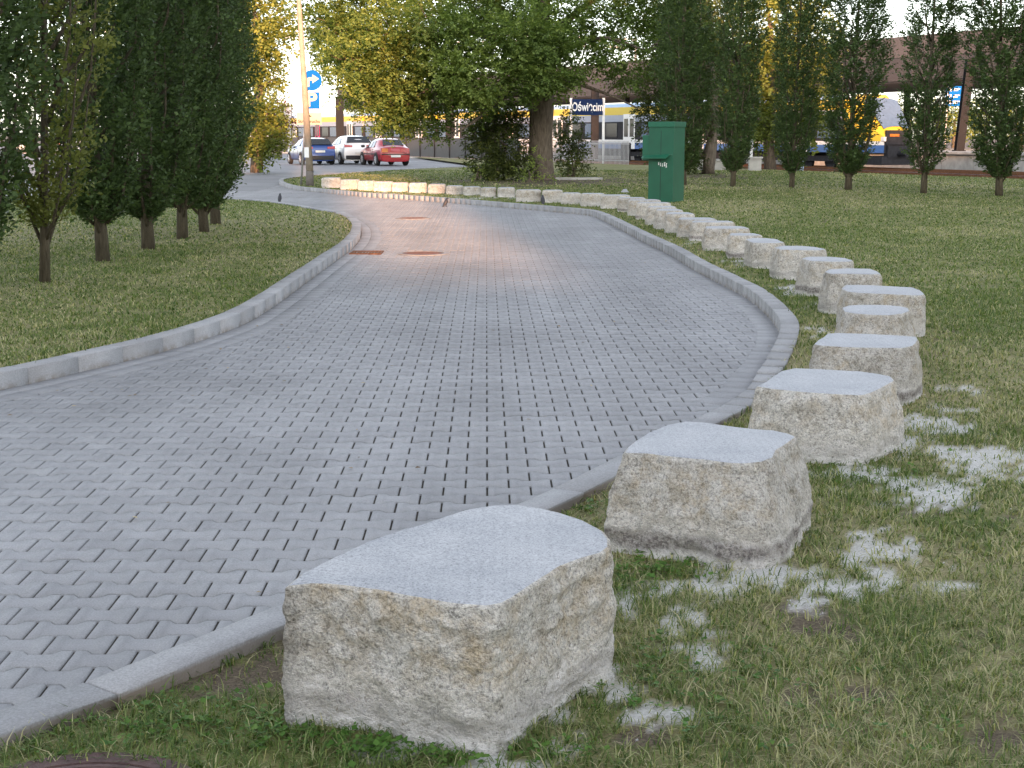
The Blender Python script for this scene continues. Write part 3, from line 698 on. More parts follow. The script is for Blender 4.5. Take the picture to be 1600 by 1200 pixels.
# ------------------------------------------------------------------ grass blades
all_px_stones = [o for o in col.objects if o.name.startswith("granite_block")]
stone_disc = [(o.location.x, o.location.y) for o in all_px_stones]
mh = G(105, 1283, -0.045)    # iron cover in the lawn
def blades(name, poly, bands, zf, edge_line, label, seed, tall_near_edge=True, left=False):
    rg = np.random.default_rng(seed); VV, QQ, TT, AA = [], [], [], []; base = 0
    for (y0, y1, x0f, x1f, dens, wd, ht) in bands:
        A = 0.5 * (x1f - x0f) * (y1 ** 2 - y0 ** 2); n = int(A * dens)
        Y = np.sqrt(rg.random(n) * (y1 ** 2 - y0 ** 2) + y0 ** 2); X = Y * (x0f + (x1f - x0f) * rg.random(n))
        # tufting
        if y1 < 14:
            tx = np.round(X * 14) / 14 + (vnoise(np.round(X * 14), np.round(Y * 14), X * 0) - .5) * .06; k = rg.random(n) < 0.45
            ty = np.round(Y * 14) / 14 + (vnoise(np.round(X * 14) + 9, np.round(Y * 14), X * 0) - .5) * .06
            X = np.where(k, tx + rg.normal(0, .012, n), X); Y = np.where(k, ty + rg.normal(0, .012, n), Y)
        P = np.stack([X, Y], 1); m = inside(P, poly)
        d, _ = nearest(P, edge_line); m &= d > 0.05
        P = P[m]
        du, so, dry = fields(P)
        if left: du *= 0; so *= 0
        keep = rg.random(len(P)) > np.maximum(du * 0.8, so * 0.82)
        if not left: keep &= ((P[:, 0] - mh.x) ** 2 + (P[:, 1] - mh.y) ** 2) > 0.31 ** 2
        P = P[keep]; dry = dry[keep]; n = len(P)
        Z = zf(P[:, 0], P[:, 1]) + 0.018 * (fbm(P[:, 0] * 1.1, P[:, 1] * 1.1, P[:, 0] * 0) - 0.5)
        az = rg.random(n) * 2 * np.pi; h = ht * (0.45 + 0.9 * rg.random(n) ** 1.5) * (0.6 + 0.9 * fbm(P[:, 0] * 3.3, P[:, 1] * 3.3, P[:, 0] * 0 + 4, 3))
        lean = h * (0.25 + 1.5 * rg.random(n)); z2 = h * (0.45 + 0.55 * rg.random(n))
        dx, dy = np.cos(az), np.sin(az); sx, sy = -dy, dx
        w_ = wd * (0.6 + 0.8 * rg.random(n)) / 2
        V = np.zeros((n, 5, 3))
        b = np.stack([P[:, 0], P[:, 1], Z - 0.004], 1); s_ = np.stack([sx, sy, 0 * sx], 1) * w_[:, None]
        mid = b + np.stack([dx * lean * 0.35, dy * lean * 0.35, z2 * 0.72], 1); tip = b + np.stack([dx * lean, dy * lean, z2], 1)
        V[:, 0] = b - s_; V[:, 1] = b + s_; V[:, 2] = mid + s_ * 0.8; V[:, 3] = mid - s_ * 0.8; V[:, 4] = tip
        o5 = base + np.arange(n) * 5
        QQ.append(np.stack([o5, o5 + 1, o5 + 2, o5 + 3], 1)); TT.append(np.stack([o5 + 3, o5 + 2, o5 + 4], 1)); VV.append(V.reshape(-1, 3)); base += n * 5
        pd = np.clip(0.12 + 0.5 * dry, 0, 1) * (0.7 if left else 1.0)
        isd = rg.random(n) < pd
        r = np.where(isd, 0.62 + 0.38 * rg.random(n), 0.62 * rg.random(n) ** 1.15)
        AA.append(np.repeat(r, 5))
    me = np_mesh(name, np.concatenate(VV), np.concatenate(QQ), np.concatenate(TT), [M['grass']], {'rnd': np.concatenate(AA)})
    o = bpy.data.objects.new(name, me); link(o); print(name, base // 5)
    return tag(o, label, "grass", kind='stuff')
blades("grass", R_lawn_poly, [(2.9, 5.2, -0.5, 0.5, 9500, 0.0035, 0.045), (5.2, 8.5, -0.1, 0.5, 5200, 0.005, 0.042), (8.5, 14, 0.1, 0.5, 2300, 0.007, 0.036), (14, 24, 0.0, 0.5, 800, 0.012, 0.034), (24, 40, -0.2, 0.5, 260, 0.02, 0.034), (40, 62, -0.2, 0.5, 85, 0.034, 0.04)],
       zlawn, xy(R_c), "short worn green and straw coloured grass right of the paving", 5)
blades("grass", L_lawn_poly, [(7.0, 12, -0.55, 0.0, 2400, 0.007, 0.036), (12, 20, -0.5, 0.0, 1000, 0.011, 0.034), (20, 40, -0.5, 0.05, 260, 0.02, 0.034)],
       lambda x, y: 0.088 + 0 * x, xy(L_c), "short green grass of the lawn left of the paving", 6, left=True)

# broad leaved weeds and clover in the near turf
def weeds():
    rg = np.random.default_rng(9); VV, QQ, AA = [], [], []; base = 0
    spots = []
    for (x, y, sx, sy, n) in [(250, 1130, 220, 50, 110), (480, 1150, 140, 40, 100), (1050, 1050, 110, 60, 60), (1000, 900, 70, 30, 70), (1080, 870, 80, 30, 50), (600, 1180, 60, 15, 50), (1250, 1100, 300, 80, 50), (1350, 740, 100, 30, 30), (930, 790, 30, 20, 20), (700, 1190, 60, 12, 24), (860, 1180, 60, 15, 20)]:
        for _ in range(n):
            p = GL(x + rg.normal() * sx * 0.6, y + rg.normal() * sy * 0.5); spots.append(p)
    sp = np.array([(p.x, p.y) for p in spots]); ins = inside(sp, R_lawn_poly); d, _ = nearest(sp, xy(R_c)); ok = ins & (d > 0.1) & (((sp[:, 0] - mh.x) ** 2 + (sp[:, 1] - mh.y) ** 2) > 0.33 ** 2)
    for p, k in zip(spots, ok):
        if not k or p.y < 2.6: continue
        nl = rg.integers(4, 9); L = rg.uniform(0.008, 0.024); a0 = rg.random() * 6.28; hh = rg.uniform(0.005, 0.03)
        for i in range(nl):
            a = a0 + i * 2 * math.pi / nl + rg.normal() * 0.2; d = np.array([math.cos(a), math.sin(a), rg.uniform(0.1, 0.9)]); d /= np.linalg.norm(d)
            s_ = np.array([-math.sin(a), math.cos(a), 0]); up = np.array([0, 0, 1.0]); o_ = np.array([p.x, p.y, p.z + hh]) + rg.normal(0, 0.012, 3) * [1, 1, 0]; l = L * rg.uniform(0.7, 1.3); w_ = l * rg.uniform(0.28, 0.5)
            V = [o_, o_ + d * l * 0.5 + s_ * w_ - up * .002, o_ + d * l - up * l * 0.15, o_ + d * l * 0.5 - s_ * w_ - up * .002]
            VV += V; QQ.append((base, base + 1, base + 2, base + 3)); base += 4; AA += [rg.random()] * 4
    me = np_mesh("weeds", np.array(VV), np.array(QQ), None, [M['weed']], {'rnd': AA})
    o = bpy.data.objects.new("weeds", me); link(o); tag(o, "clover and small broad leaved weeds growing in the near turf", "weeds", kind='stuff')
weeds()

def grit():
    rg = np.random.default_rng(13); V, F = [], []
    Y = 2.9 + 9 * rg.random(60000) ** 1.3; X = Y * (rg.random(60000) * .62 - .1); P = np.stack([X, Y], 1)
    du, so, dry = fields(P); k = (rg.random(len(P)) < du * .9) & inside(P, R_lawn_poly); P = P[k]; P = P[:14000]; n = len(P)
    z = zlawn(P[:, 0], P[:, 1]) + 0.018 * (fbm(P[:, 0] * 1.1, P[:, 1] * 1.1, P[:, 0] * 0) - 0.5)
    r_ = rg.uniform(.002, .007, n); a = rg.random(n) * 6.28; V = np.zeros((n, 4, 3))
    for j in range(3):
        V[:, j, 0] = P[:, 0] + r_ * np.cos(a + j * 2.1 + rg.normal(0, .2, n)); V[:, j, 1] = P[:, 1] + r_ * np.sin(a + j * 2.1); V[:, j, 2] = z - .001
    V[:, 3, 0] = P[:, 0] + r_ * .3 * np.cos(a); V[:, 3, 1] = P[:, 1]; V[:, 3, 2] = z + r_ * .9
    tops = [(G(px_, py_, .365)) for px_, py_ in [(771, 816), (779, 818), (697, 843), (741, 820), (520, 895), (528, 893), (735, 862), (742, 861), (805, 866), (850, 812), (862, 810), (874, 809), (868, 814), (856, 807), (845, 815), (880, 812), (640, 870), (600, 890), (820, 850), (900, 840), (690, 900), (760, 900)]]
    kk = len(tops); P[:kk, 0] = [t.x for t in tops]; P[:kk, 1] = [t.y for t in tops]; r_[:kk] *= .8
    for j in range(3): V[:kk, j, 0] = P[:kk, 0] + r_[:kk] * np.cos(j * 2.1); V[:kk, j, 1] = P[:kk, 1] + r_[:kk] * np.sin(j * 2.1); V[:kk, j, 2] = .366
    V[:kk, 3, 0] = P[:kk, 0]; V[:kk, 3, 1] = P[:kk, 1]; V[:kk, 3, 2] = .371
    o4 = (np.arange(n) * 4)[:, None]; T3 = np.concatenate([o4 + np.array([[0, 1, 3]]), o4 + np.array([[1, 2, 3]]), o4 + np.array([[2, 0, 3]])])
    me = np_mesh("stone_grit", V.reshape(-1, 3), None, T3, [M['grit']]); o = bpy.data.objects.new("stone_grit", me); link(o); tag(o, "white stone chippings and dust left from cutting, strewn in the grass", "grit", kind='stuff')
M['grit'] = simple("stone_grit", (0.55, 0.54, 0.51), 0.9, var=0.4, scale=60)
grit()
def fallen():
    rg = np.random.default_rng(17); B, n = [], 0
    for (x, y, sx, sy, n_) in [(700, 700, 380, 200, 26), (900, 500, 260, 60, 18), (1214, 545, 8, 22, 26), (560, 306, 60, 3, 30), (820, 330, 160, 8, 20), (1040, 400, 60, 30, 16), (200, 620, 150, 30, 14), (420, 505, 70, 30, 14)]:
        for _ in range(n_):
            p = G(x + rg.normal() * sx, min(1150, max(300, y + rg.normal() * sy))); B.append((p.x, p.y))
    P = np.array(B); P = P[inside(P, pave_poly)]; d1, _ = nearest(P, xy(R_in)); d2, _ = nearest(P, xy(L_in)); P = P[(d1 > .04) & (d2 > .04)]; n = len(P)
    b = np.concatenate([P, np.full((n, 1), .009)], 1); a = rg.random(n) * 6.28; d = unit(np.stack([np.cos(a), np.sin(a), rg.uniform(-.05, .2, n)], 1)); nr = unit(np.stack([rg.normal(0, .2, n), rg.normal(0, .2, n), np.ones(n)], 1))
    L = rg.uniform(.02, .045, n); me = leaf_mesh("fallen_leaves", b, d, nr, L, L * .5, rg.random(n), [M['dry_leaf']]); o = bpy.data.objects.new("fallen_leaves", me); link(o); tag(o, "small dry leaves and debris scattered on the paving", "fallen leaves", kind='stuff')
# ------------------------------------------------------------------ foliage
def leaf_mesh(name, base, d, nrm, L, W, rnd, mats, fold=0.18):
    """base (n,3), d unit direction, nrm leaf normal"""
    s_ = np.cross(d, nrm); s_ /= np.linalg.norm(s_, axis=1)[:, None] + 1e-9
    n = len(base); V = np.zeros((n, 4, 3)); Lc, Wc = L[:, None], W[:, None]
    V[:, 0] = base; V[:, 1] = base + d * Lc * 0.45 + s_ * Wc / 2 + nrm * Lc * fold * 0.5; V[:, 2] = base + d * Lc; V[:, 3] = base + d * Lc * 0.45 - s_ * Wc / 2 + nrm * Lc * fold * 0.5
    q = np.arange(n * 4).reshape(n, 4)
    return np_mesh(name, V.reshape(-1, 3), q, None, mats, {'rnd': np.repeat(rnd, 4)})
def unit(v): return v / (np.linalg.norm(v, axis=1)[:, None] + 1e-9)
M['dry_leaf'] = m_leaf('dry_leaf', (0.10, 0.06, 0.03), (0.24, 0.16, 0.07), (0.42, 0.36, 0.24), 0.1, 0.8)
fallen()
def sprays(rg, tb, td, tl, per, L, jitter=0.35, rb=0.5):
    """leaves set alternately along twigs (tb base, td direction, tl length)"""
    n = len(tb); t = (np.arange(per) + 0.5) / per
    B = tb[:, None] + td[:, None] * (tl[:, None] * t[None])[..., None]
    side = unit(np.cross(td, np.array([[0, 0, 1.0]]) + rg.normal(0, .25, (n, 3))))
    sg = np.where(np.arange(per) % 2 == 0, 1, -1)
    D = td[:, None] * 0.55 + side[:, None] * sg[None, :, None] * 0.8 + rg.normal(0, jitter, (n, per, 3))
    up = unit(np.cross(side, td)); up = np.where(up[:, 2:3] < 0, -up, up)
    N = up[:, None] + rg.normal(0, 0.35, (n, per, 3))
    D = unit(D.reshape(-1, 3)); N = unit(N.reshape(-1, 3)); N = unit(N - D * (N * D).sum(1)[:, None])
    Ls = L * (0.6 + 0.6 * rg.random(n * per)) ; 
    rr = np.clip(np.repeat(rb + rg.normal(0, .16, n), per) + rg.normal(0, .14, n * per), 0, 1) if np.isscalar(rb) else np.clip(np.repeat(rb, per) + rg.normal(0, .14, n * per), 0, 1)
    return B.reshape(-1, 3), D, N, Ls, Ls * 0.6, rr

def hornbeam_meshes(seed, H, Rm, z0, ntw, Lf, mleaf, sparse=0.0, per=8, tr_r=0.08):
    rg = np.random.default_rng(seed)
    tr = MB(); lean = rg.normal(0, .03, 2)
    pts = [(lean[0] * z, lean[1] * z, z) for z in np.linspace(-0.08, H * 0.9, 9)]
    rad = [tr_r * (1 - 0.85 * i / 8) + (0.015 if i == 0 else 0) for i in range(9)]
    tr.tube(pts, rad, 10)
    nb = 34
    def prof(t): return Rm * np.clip(t, 0, 1) ** 0.42 * np.clip(1.02 - t, 0, 1) ** 0.42 * 1.42
    limbs = []
    for i in range(nb):
        zb = z0 * 0.55 + (H * 0.55) * (i / nb) ** 1.3; a = i * 2.4 + rg.random(); ln = rg.uniform(0.9, 1.7)
        d0 = np.array([math.cos(a), math.sin(a)])
        p = []; 
        for k in range(5):
            s_ = k / 4; z = zb + ln * s_; rr = min(prof(np.array([(z - z0) / (H - z0)]))[0] * 0.8, 0.10 + Rm * 0.85 * s_ ** 0.75)
            p.append((d0[0] * rr + lean[0] * z, d0[1] * rr + lean[1] * z, z))
        tr.tube(p, [0.026, 0.021, 0.016, 0.011, 0.005], 5); limbs.append(p)
    # twigs
    t = rg.random(ntw) ** 0.95; a = rg.random(ntw) * 2 * np.pi; z = z0 + t * (H - z0)
    lump = fbm(np.cos(a) * 1.7 + seed, np.sin(a) * 1.7, z * 1.5, 3)
    r = prof(t) * (0.55 + 0.75 * lump); fr = 1 - 0.6 * rg.random(ntw) ** 1.6
    x, y = np.cos(a) * r * fr + lean[0] * z, np.sin(a) * r * fr + lean[1] * z
    gap = fbm(x * 4 + seed, y * 4, z * 2.6, 3)
    k = gap > (0.36 + sparse); x, y, z, a, lump = x[k], y[k], z[k], a[k], lump[k]; m = len(x)
    td = unit(np.stack([np.cos(a) * 0.75, np.sin(a) * 0.75, np.full(m, 0.75)], 1) + rg.normal(0, .32, (m, 3)))
    tl = rg.uniform(0.16, 0.32, m)
    rb = np.clip(0.15 + 0.9 * (gap[k] - 0.4) + rg.normal(0, .13, m), 0, 1)
    # lighter leading shoots poking up and out
    me_l = leaf_mesh("crown", *sprays(rg, np.stack([x, y, z], 1), td, tl, per, Lf, 0.3, rb), [mleaf])
    return tr, me_l
def hb_proto(seed, H, Rm, z0, ntw, Lf, mleaf, sparse=0.0, per=8, tr_r=0.08):
    tr, ml = hornbeam_meshes(seed, H, Rm, z0, ntw, Lf, mleaf, sparse, per, tr_r)
    root = empty("hornbeam_tree"); tr.obj("trunk", M['bark_hb'], root, True)
    c = bpy.data.objects.new("crown", ml); link(c, root); return root
placed = {}
def put(proto, key, loc, rz, sc, label, group):
    o = proto if key not in placed else copy_tree(proto); placed[key] = 1
    o.location = loc; o.rotation_euler = (0, 0, rz); o.scale = sc
    return tag(o, label, "tree", group)
hbA = hb_proto(1, 6.6, 0.98, 0.42, 5200, 0.075, M['hb_leaf'])
hbB = hb_proto(2, 6.2, 0.95, 0.40, 5000, 0.075, M['hb_leaf'])
hbC = hb_proto(3, 7.0, 0.95, 0.55, 2100, 0.07, M['hb_leaf2'], 0.06, 8, .058)
hbF = hb_proto(8, 7.0, 1.12, 0.35, 5600, 0.078, M['hb_leaf'])
hbG = hb_proto(9, 7.4, 0.86, 0.5, 3300, 0.085, M['hb_leaf'], 0.05)
hbD = hb_proto(4, 7.6, 0.92, 0.42, 4200, 0.085, M['hb_leaf'], 0.02)
hbE = hb_proto(5, 7.2, 0.90, 0.42, 4000, 0.085, M['hb_leaf'], 0.03)
zl = 0.085
LG = "columnar hornbeams on the left lawn"; RG = "slim columnar hornbeams across the right lawn"
def base(px, py): p = G(px, py, zl); return (p.x, p.y, zl)
put(hbF, 'F', base(-62, 460), 1.0, (1.05, 1.05, 1.0), "dark hornbeam at the left edge of the picture, its trunk outside the frame", LG)
put(hbC, 'C', base(70, 441), 0.3, (0.85, 0.85, 1), "sparse brownish hornbeam with visible branches, nearest trunk on the left lawn", LG)
put(hbA, 'A', base(161, 408), 2.0, (0.95, 0.95, 1), "dense dark hornbeam with low spreading limbs, second trunk from the left", LG)
put(hbB, 'B', base(232, 390), 4.0, (1, 1, 1.0), "dark hornbeam with a forked base, third trunk from the left", LG)
put(hbA, 'A', base(285, 373), 5.1, (.95, .95, 1), "dark hornbeam with a bare straight trunk, fourth trunk from the left", LG)
put(hbF, 'F', base(319, 362), 0.4, (.9, .9, .92), "dark hornbeam second from the road end of the left row", LG)
put(hbA, 'A', base(337, 350), 3.3, (1.0, 1.0, 1.05), "hornbeam at the road end of the left row, its foliage reaching over the road", LG)
put(hbD, 'D', base(1068, 289), 0.0, (1.05, 1.05, 1), "columnar hornbeam rising directly behind the green box", RG)
put(hbE, 'E', base(1145, 291), 1.0, (.92, .92, 1), "columnar hornbeam with a reddish fleck low in its crown, right of the pale trunk", RG)
put(hbD, 'D', base(1237, 293), 2.2, (.9, .9, .97), "columnar hornbeam in front of the light blue cabinet", RG)
put(hbE, 'E', base(1325, 297), 3.1, (1.16, 1.16, 1), "columnar hornbeam just left of the yellow train nose", RG)
put(hbG, 'G', base(1443, 302), 4.4, (1, 1, 1), "columnar hornbeam just right of the yellow train nose", RG)
put(hbE, 'E', base(1561, 306), 5.3, (1.08, 1.08, 1), "columnar hornbeam nearest the right edge of the picture", RG)
put(hbD, 'D', base(1690, 310), 1.3, (1, 1, 1), "columnar hornbeam beyond the right edge of the picture", RG)

def clump_tree(name, loc, trunk_pts, trunk_rad, limbs, clumps, leaf, Lf, per, label, group=None, dens=60, bark=None, droop=-0.1, seed=0, cat="tree", gapth=0.36, flut=0):
    """clumps: list of (x,y,z,rx,ry,rz,bright) in local metres; limbs run from the trunk to clumps"""
    rg = np.random.default_rng(seed); root = empty(name, loc); tr = MB()
    if trunk_pts: tr.tube(trunk_pts, trunk_rad, 18)
    for l in limbs:
        pts = catmull([Vector(p) for p in l[0]], 4); n = len(pts); tr.tube(pts, [l[1] * (1 - 0.85 * i / (n - 1)) for i in range(n)], 7)
    # twigs from trunk line to every clump
    for c in clumps:
        if trunk_pts or limbs:
            cand = [Vector(p) for l in limbs for p in catmull([Vector(q) for q in l[0]], 4)] or [Vector(p) for p in trunk_pts]
            cc = Vector(c[:3]); o = min(cand, key=lambda q: (q - cc).length + max(0, q.z - cc.z) * 0.5)
            for _ in range(3):
                e = cc + Vector(rg.normal(0, .45, 3)) * min(c[3], c[5]); mid = (o + e) / 2 + Vector(rg.normal(0, .12, 3)) * (e - o).length
                tr.tube(catmull([o, mid, e], 3), [0.035, 0.03, 0.026, 0.022, 0.017, 0.012, 0.006], 5)
    if len(tr.v): tr.obj("trunk", bark or M['bark'], root, True)
    B = []
    for (cx, cy, cz, rx, ry, rz, br) in clumps:
        n = int(dens * (rx * ry + rx * rz + ry * rz)); u = unit(rg.normal(0, 1, (n, 3)))
        lump = fbm(u[:, 0] * 2.2 + cx, u[:, 1] * 2.2 + cy, u[:, 2] * 2.2 + cz, 3)
        rr = (0.55 + 0.85 * lump) * (1 - 0.7 * rg.random(n) ** 1.7)
        p = np.array([cx, cy, cz]) + u * rr[:, None] * np.array([rx, ry, rz])
        gp = fbm(p[:, 0] * 1.5, p[:, 1] * 1.5, p[:, 2] * 1.9 + seed, 3); k = gp > gapth
        p, u, gp = p[k], u[k], gp[k]
        td = unit(u * [1, 1, 0.5] + [0, 0, droop] + rg.normal(0, .35, (len(p), 3)))
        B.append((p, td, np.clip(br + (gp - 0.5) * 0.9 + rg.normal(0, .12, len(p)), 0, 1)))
    p = np.concatenate([b[0] for b in B]); td = np.concatenate([b[1] for b in B]); rb = np.concatenate([b[2] for b in B])
    tl = rg.uniform(0.25, 0.5, len(p)) * (Lf / 0.12)
    me = leaf_mesh("crown", *sprays(rg, p, td, tl, per, Lf, 0.4, rb), [leaf]); c = bpy.data.objects.new("crown", me); link(c, root)
    print(name, len(p) * per)
    return tag(root, label, cat, group)
def px_clumps(lst, D, origin):
    """(px,py,rpx,rpy, depth offset, depth radius, brightness) at distance D"""
    out = []
    for (x, y, rx, ry, dd, rd, br) in lst:
        p = at(x, y, D + dd); s_ = FPX / (D + dd) 
        out.append((p.x - origin[0], p.y - origin[1], p.z - origin[2], rx / s_, rd, ry / s_, br))
    return out

# the great maple
bt = G(845, 281, zl); o3 = (bt.x, bt.y, zl)
sB = FPX / bt.y
W_ = lambda x, y, dd=0.0: tuple(at(x, y, bt.y + dd) - Vector(o3))
tp = [W_(848, 287), W_(846, 275), W_(845, 250), W_(845, 215), W_(846, 180), W_(846, 155), W_(845, 110), W_(842, 60), W_(846, 0), W_(850, -70)]
trd = [0.56, 0.45, 0.41, 0.40, 0.41, 0.44, 0.38, 0.36, 0.30, 0.22]
limbs = [([W_(845, 160), W_(815, 120, -1), W_(770, 100, -2), W_(700, 120, -3), W_(640, 160, -3)], 0.2), ([W_(845, 150), W_(800, 80, -1), W_(740, 50, -2), W_(660, 60, -2), W_(560, 90, -3)], 0.24),
         ([W_(843, 120), W_(810, 50, 1), W_(760, 0, 1), W_(650, -50, 0), W_(560, -60, 0)], 0.25), ([W_(846, 130), W_(870, 90, -1), W_(900, 70, -1), W_(950, 60, -2), W_(1010, 80, -2)], 0.18),
         ([W_(846, 110), W_(880, 40, 1), W_(930, 0, 1), W_(1000, -30, 1)], 0.2), ([W_(846, 100), W_(850, 20, -2), W_(840, -60, -3)], 0.22), ([W_(848, 160), W_(880, 130, -2), W_(930, 140, -2), W_(1000, 170, -3)], 0.12),
         ([W_(842, 150), W_(790, 150, -2), W_(740, 190, -3), W_(700, 215, -3)], 0.12)]
cl = [(530, 60, 55, 40, -2, 1.8, .55), (590, 20, 70, 45, -1, 2.0, .5), (560, 110, 55, 38, -3, 1.6, .6), (620, 120, 60, 40, -3, 1.8, .55), (600, 165, 50, 28, -3, 1.3, .5), (655, 185, 42, 26, -3, 1.2, .35), (680, 70, 70, 45, -3, 2, .5), (690, 140, 50, 30, -3, 1.4, .45),  # last value lightens the leaf colour, painting in sunlight on the crown's left
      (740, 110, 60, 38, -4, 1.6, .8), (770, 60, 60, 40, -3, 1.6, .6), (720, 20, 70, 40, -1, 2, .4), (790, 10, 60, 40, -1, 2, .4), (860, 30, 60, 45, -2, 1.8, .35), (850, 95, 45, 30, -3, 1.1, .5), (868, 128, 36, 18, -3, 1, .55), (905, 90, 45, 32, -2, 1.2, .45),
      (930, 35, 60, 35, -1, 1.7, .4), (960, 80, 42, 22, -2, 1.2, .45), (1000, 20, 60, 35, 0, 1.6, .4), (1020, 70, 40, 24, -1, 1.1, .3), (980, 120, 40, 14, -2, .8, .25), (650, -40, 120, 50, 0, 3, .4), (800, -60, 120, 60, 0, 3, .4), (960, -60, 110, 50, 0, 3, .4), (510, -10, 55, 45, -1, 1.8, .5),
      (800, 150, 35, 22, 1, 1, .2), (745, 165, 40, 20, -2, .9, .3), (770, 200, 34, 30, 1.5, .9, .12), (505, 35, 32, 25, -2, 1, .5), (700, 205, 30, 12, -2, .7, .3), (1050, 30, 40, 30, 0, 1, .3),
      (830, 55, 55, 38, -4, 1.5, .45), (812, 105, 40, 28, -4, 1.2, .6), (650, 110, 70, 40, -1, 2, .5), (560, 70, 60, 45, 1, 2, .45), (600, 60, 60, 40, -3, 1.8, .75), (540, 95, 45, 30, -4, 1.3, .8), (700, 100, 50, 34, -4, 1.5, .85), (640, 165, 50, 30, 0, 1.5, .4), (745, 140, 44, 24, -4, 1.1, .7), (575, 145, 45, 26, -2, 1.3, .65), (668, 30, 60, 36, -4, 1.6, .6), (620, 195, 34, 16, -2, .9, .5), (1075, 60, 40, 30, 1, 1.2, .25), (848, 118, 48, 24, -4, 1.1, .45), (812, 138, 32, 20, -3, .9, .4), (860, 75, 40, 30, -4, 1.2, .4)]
clump_tree("maple_tree", o3, tp, trd, limbs, px_clumps(cl, bt.y, o3), M['big_leaf'], 0.12, 8, "huge broad tree with a thick ridged trunk and yellow-green crown over the far stones", dens=135, seed=21, gapth=0.37)

def shrub(px, py, lst, D, leaf, label, seed, Lf=0.11, dens=190, group=None, stems=4, name="shrub", cat="shrub", br=None):
    p = G(px, py, zl) if D is None else at(px, py, D); o = (p.x, p.y, zl)
    cl_ = px_clumps(lst, p.y, o); rg = random.Random(seed); lb = []
    for i in range(stems):
        c = cl_[i % len(cl_)]; lb.append(([(rg.uniform(-.15, .15), rg.uniform(-.1, .1), -0.05), (c[0] * .4 + rg.uniform(-.1, .1), c[1] * .4, c[2] * .5), (c[0], c[1], c[2] + c[5] * 0.5)], 0.04))
    return clump_tree(name, o, None, None, lb, cl_, leaf, Lf, 7, label, group, dens=dens, seed=seed, cat=cat, gapth=0.35)
shrub(785, 281, [(760, 250, 26, 26, -.5, 1, .3), (795, 225, 28, 36, 0, 1, .2), (775, 265, 34, 14, -.8, .7, .35), (810, 262, 22, 18, -.5, .7, .3), (750, 215, 20, 22, .5, .8, .25), (795, 185, 24, 22, .6, .8, .25), (760, 185, 22, 18, .6, .8, .3)], None, M['shrub_leaf'], "dense dark green thicket growing left of the thick trunk", 31)
shrub(893, 276, [(888, 235, 18, 32, .8, .7, .2), (885, 200, 15, 24, .6, .6, .25), (900, 262, 18, 12, -.3, .5, .3), (905, 225, 10, 18, .5, .5, .2)], None, M['shrub_leaf'], "narrow dark thicket growing right of the thick trunk", 32)
shrub(826, 284, [(826, 272, 18, 8, 0, .4, .9), (838, 250, 9, 12, 0, .3, .8), (850, 277, 14, 5, 0, .3, .7)], None, M['big_leaf'], "small yellow-leaved sapling in front of the thick trunk", 33, 0.09, 90)
shrub(748, 283, [(748, 268, 13, 10, 0, .4, .8)], None, M['big_leaf'], "small light green sapling at the left foot of the thicket", 34, 0.09, 90)

# tree with the pale trunk behind the green box
pt = G(1108, 272, zl); o4 = (pt.x, pt.y, zl); W2 = lambda x, y, dd=0: tuple(at(x, y, pt.y + dd) - Vector(o4))
clump_tree("broadleaf_tree", o4, [W2(1106, 275), W2(1108, 255), W2(1112, 225), W2(1116, 195), W2(1115, 150), W2(1110, 90)], [.3, .24, .22, .2, .17, .1], [([W2(1115, 190), W2(1085, 150, 1), W2(1050, 110, 0)], .1), ([W2(1114, 170), W2(1150, 130, 1), W2(1165, 80, 0)], .09), ([W2(1112, 120), W2(1080, 60), W2(1060, 0)], .1)],
           px_clumps([(1040, 190, 45, 40, 0, 1.4, .1), (1020, 140, 40, 36, 0, 1.4, .15), (1060, 110, 48, 40, 0, 1.5, .15), (1085, 190, 30, 30, 0, 1, .15), (1100, 130, 40, 40, 1, 1.4, .2), (1070, 60, 50, 40, 0, 1.6, .2), (1130, 70, 40, 40, 1, 1.4, .3), (1060, 235, 40, 24, .5, 1, .1), (1100, 20, 60, 36, 0, 1.6, .25), (1075, 255, 26, 14, 0, .8, .1), (1150, 170, 35, 30, 2, 1.2, .3), (1040, 20, 50, 36, 1, 1.6, .2)], pt.y, o4),
           M['shrub_leaf'], 0.13, 7, "dark leafy tree with a pale bare trunk standing behind the green box", dens=120, seed=41, gapth=0.33)
# sunlit golden trees beyond
def bgtree(px, D, lst, leaf, label, seed, tp_=None, Lf=0.2, dens=70, group="sunlit trees beyond the lawns", name="golden_tree"):
    b = at(px, 255, D); o = (b.x, D, -0.3); Wb = lambda x, y: tuple(at(x, y, D) - Vector(o))
    ys = [262, 200, 140, 80, 10]
    tr_ = [(0, 0, 0)] + [Wb(px + random.uniform(-6, 6), y) for y in ys[1:]]
    lb = []
    return clump_tree(name, o, tr_, [.3, .22, .18, .13, .07], lb, px_clumps(lst, D, o), leaf, Lf, 7, label, group, dens=dens, seed=seed, gapth=0.36)
bgtree(1205, 66, [(1200, 40, 50, 50, 0, 2, .8), (1240, 100, 45, 45, 0, 2, .6), (1190, 110, 40, 50, 0, 2, .5), (1215, 170, 55, 40, 0, 2, .3), (1270, 50, 32, 45, 0, 1.6, .8), (1280, 130, 22, 40, 0, 1.5, .5), (1170, 180, 40, 40, 0, 1.6, .2), (1225, -20, 80, 40, 0, 2, .7), (1270, 190, 26, 30, 0, 1.3, .25), (1200, 215, 50, 16, 0, 1.3, .2)], M['gold_leaf'], "yellow sunlit tree filling the gaps between the right hornbeams", 51)
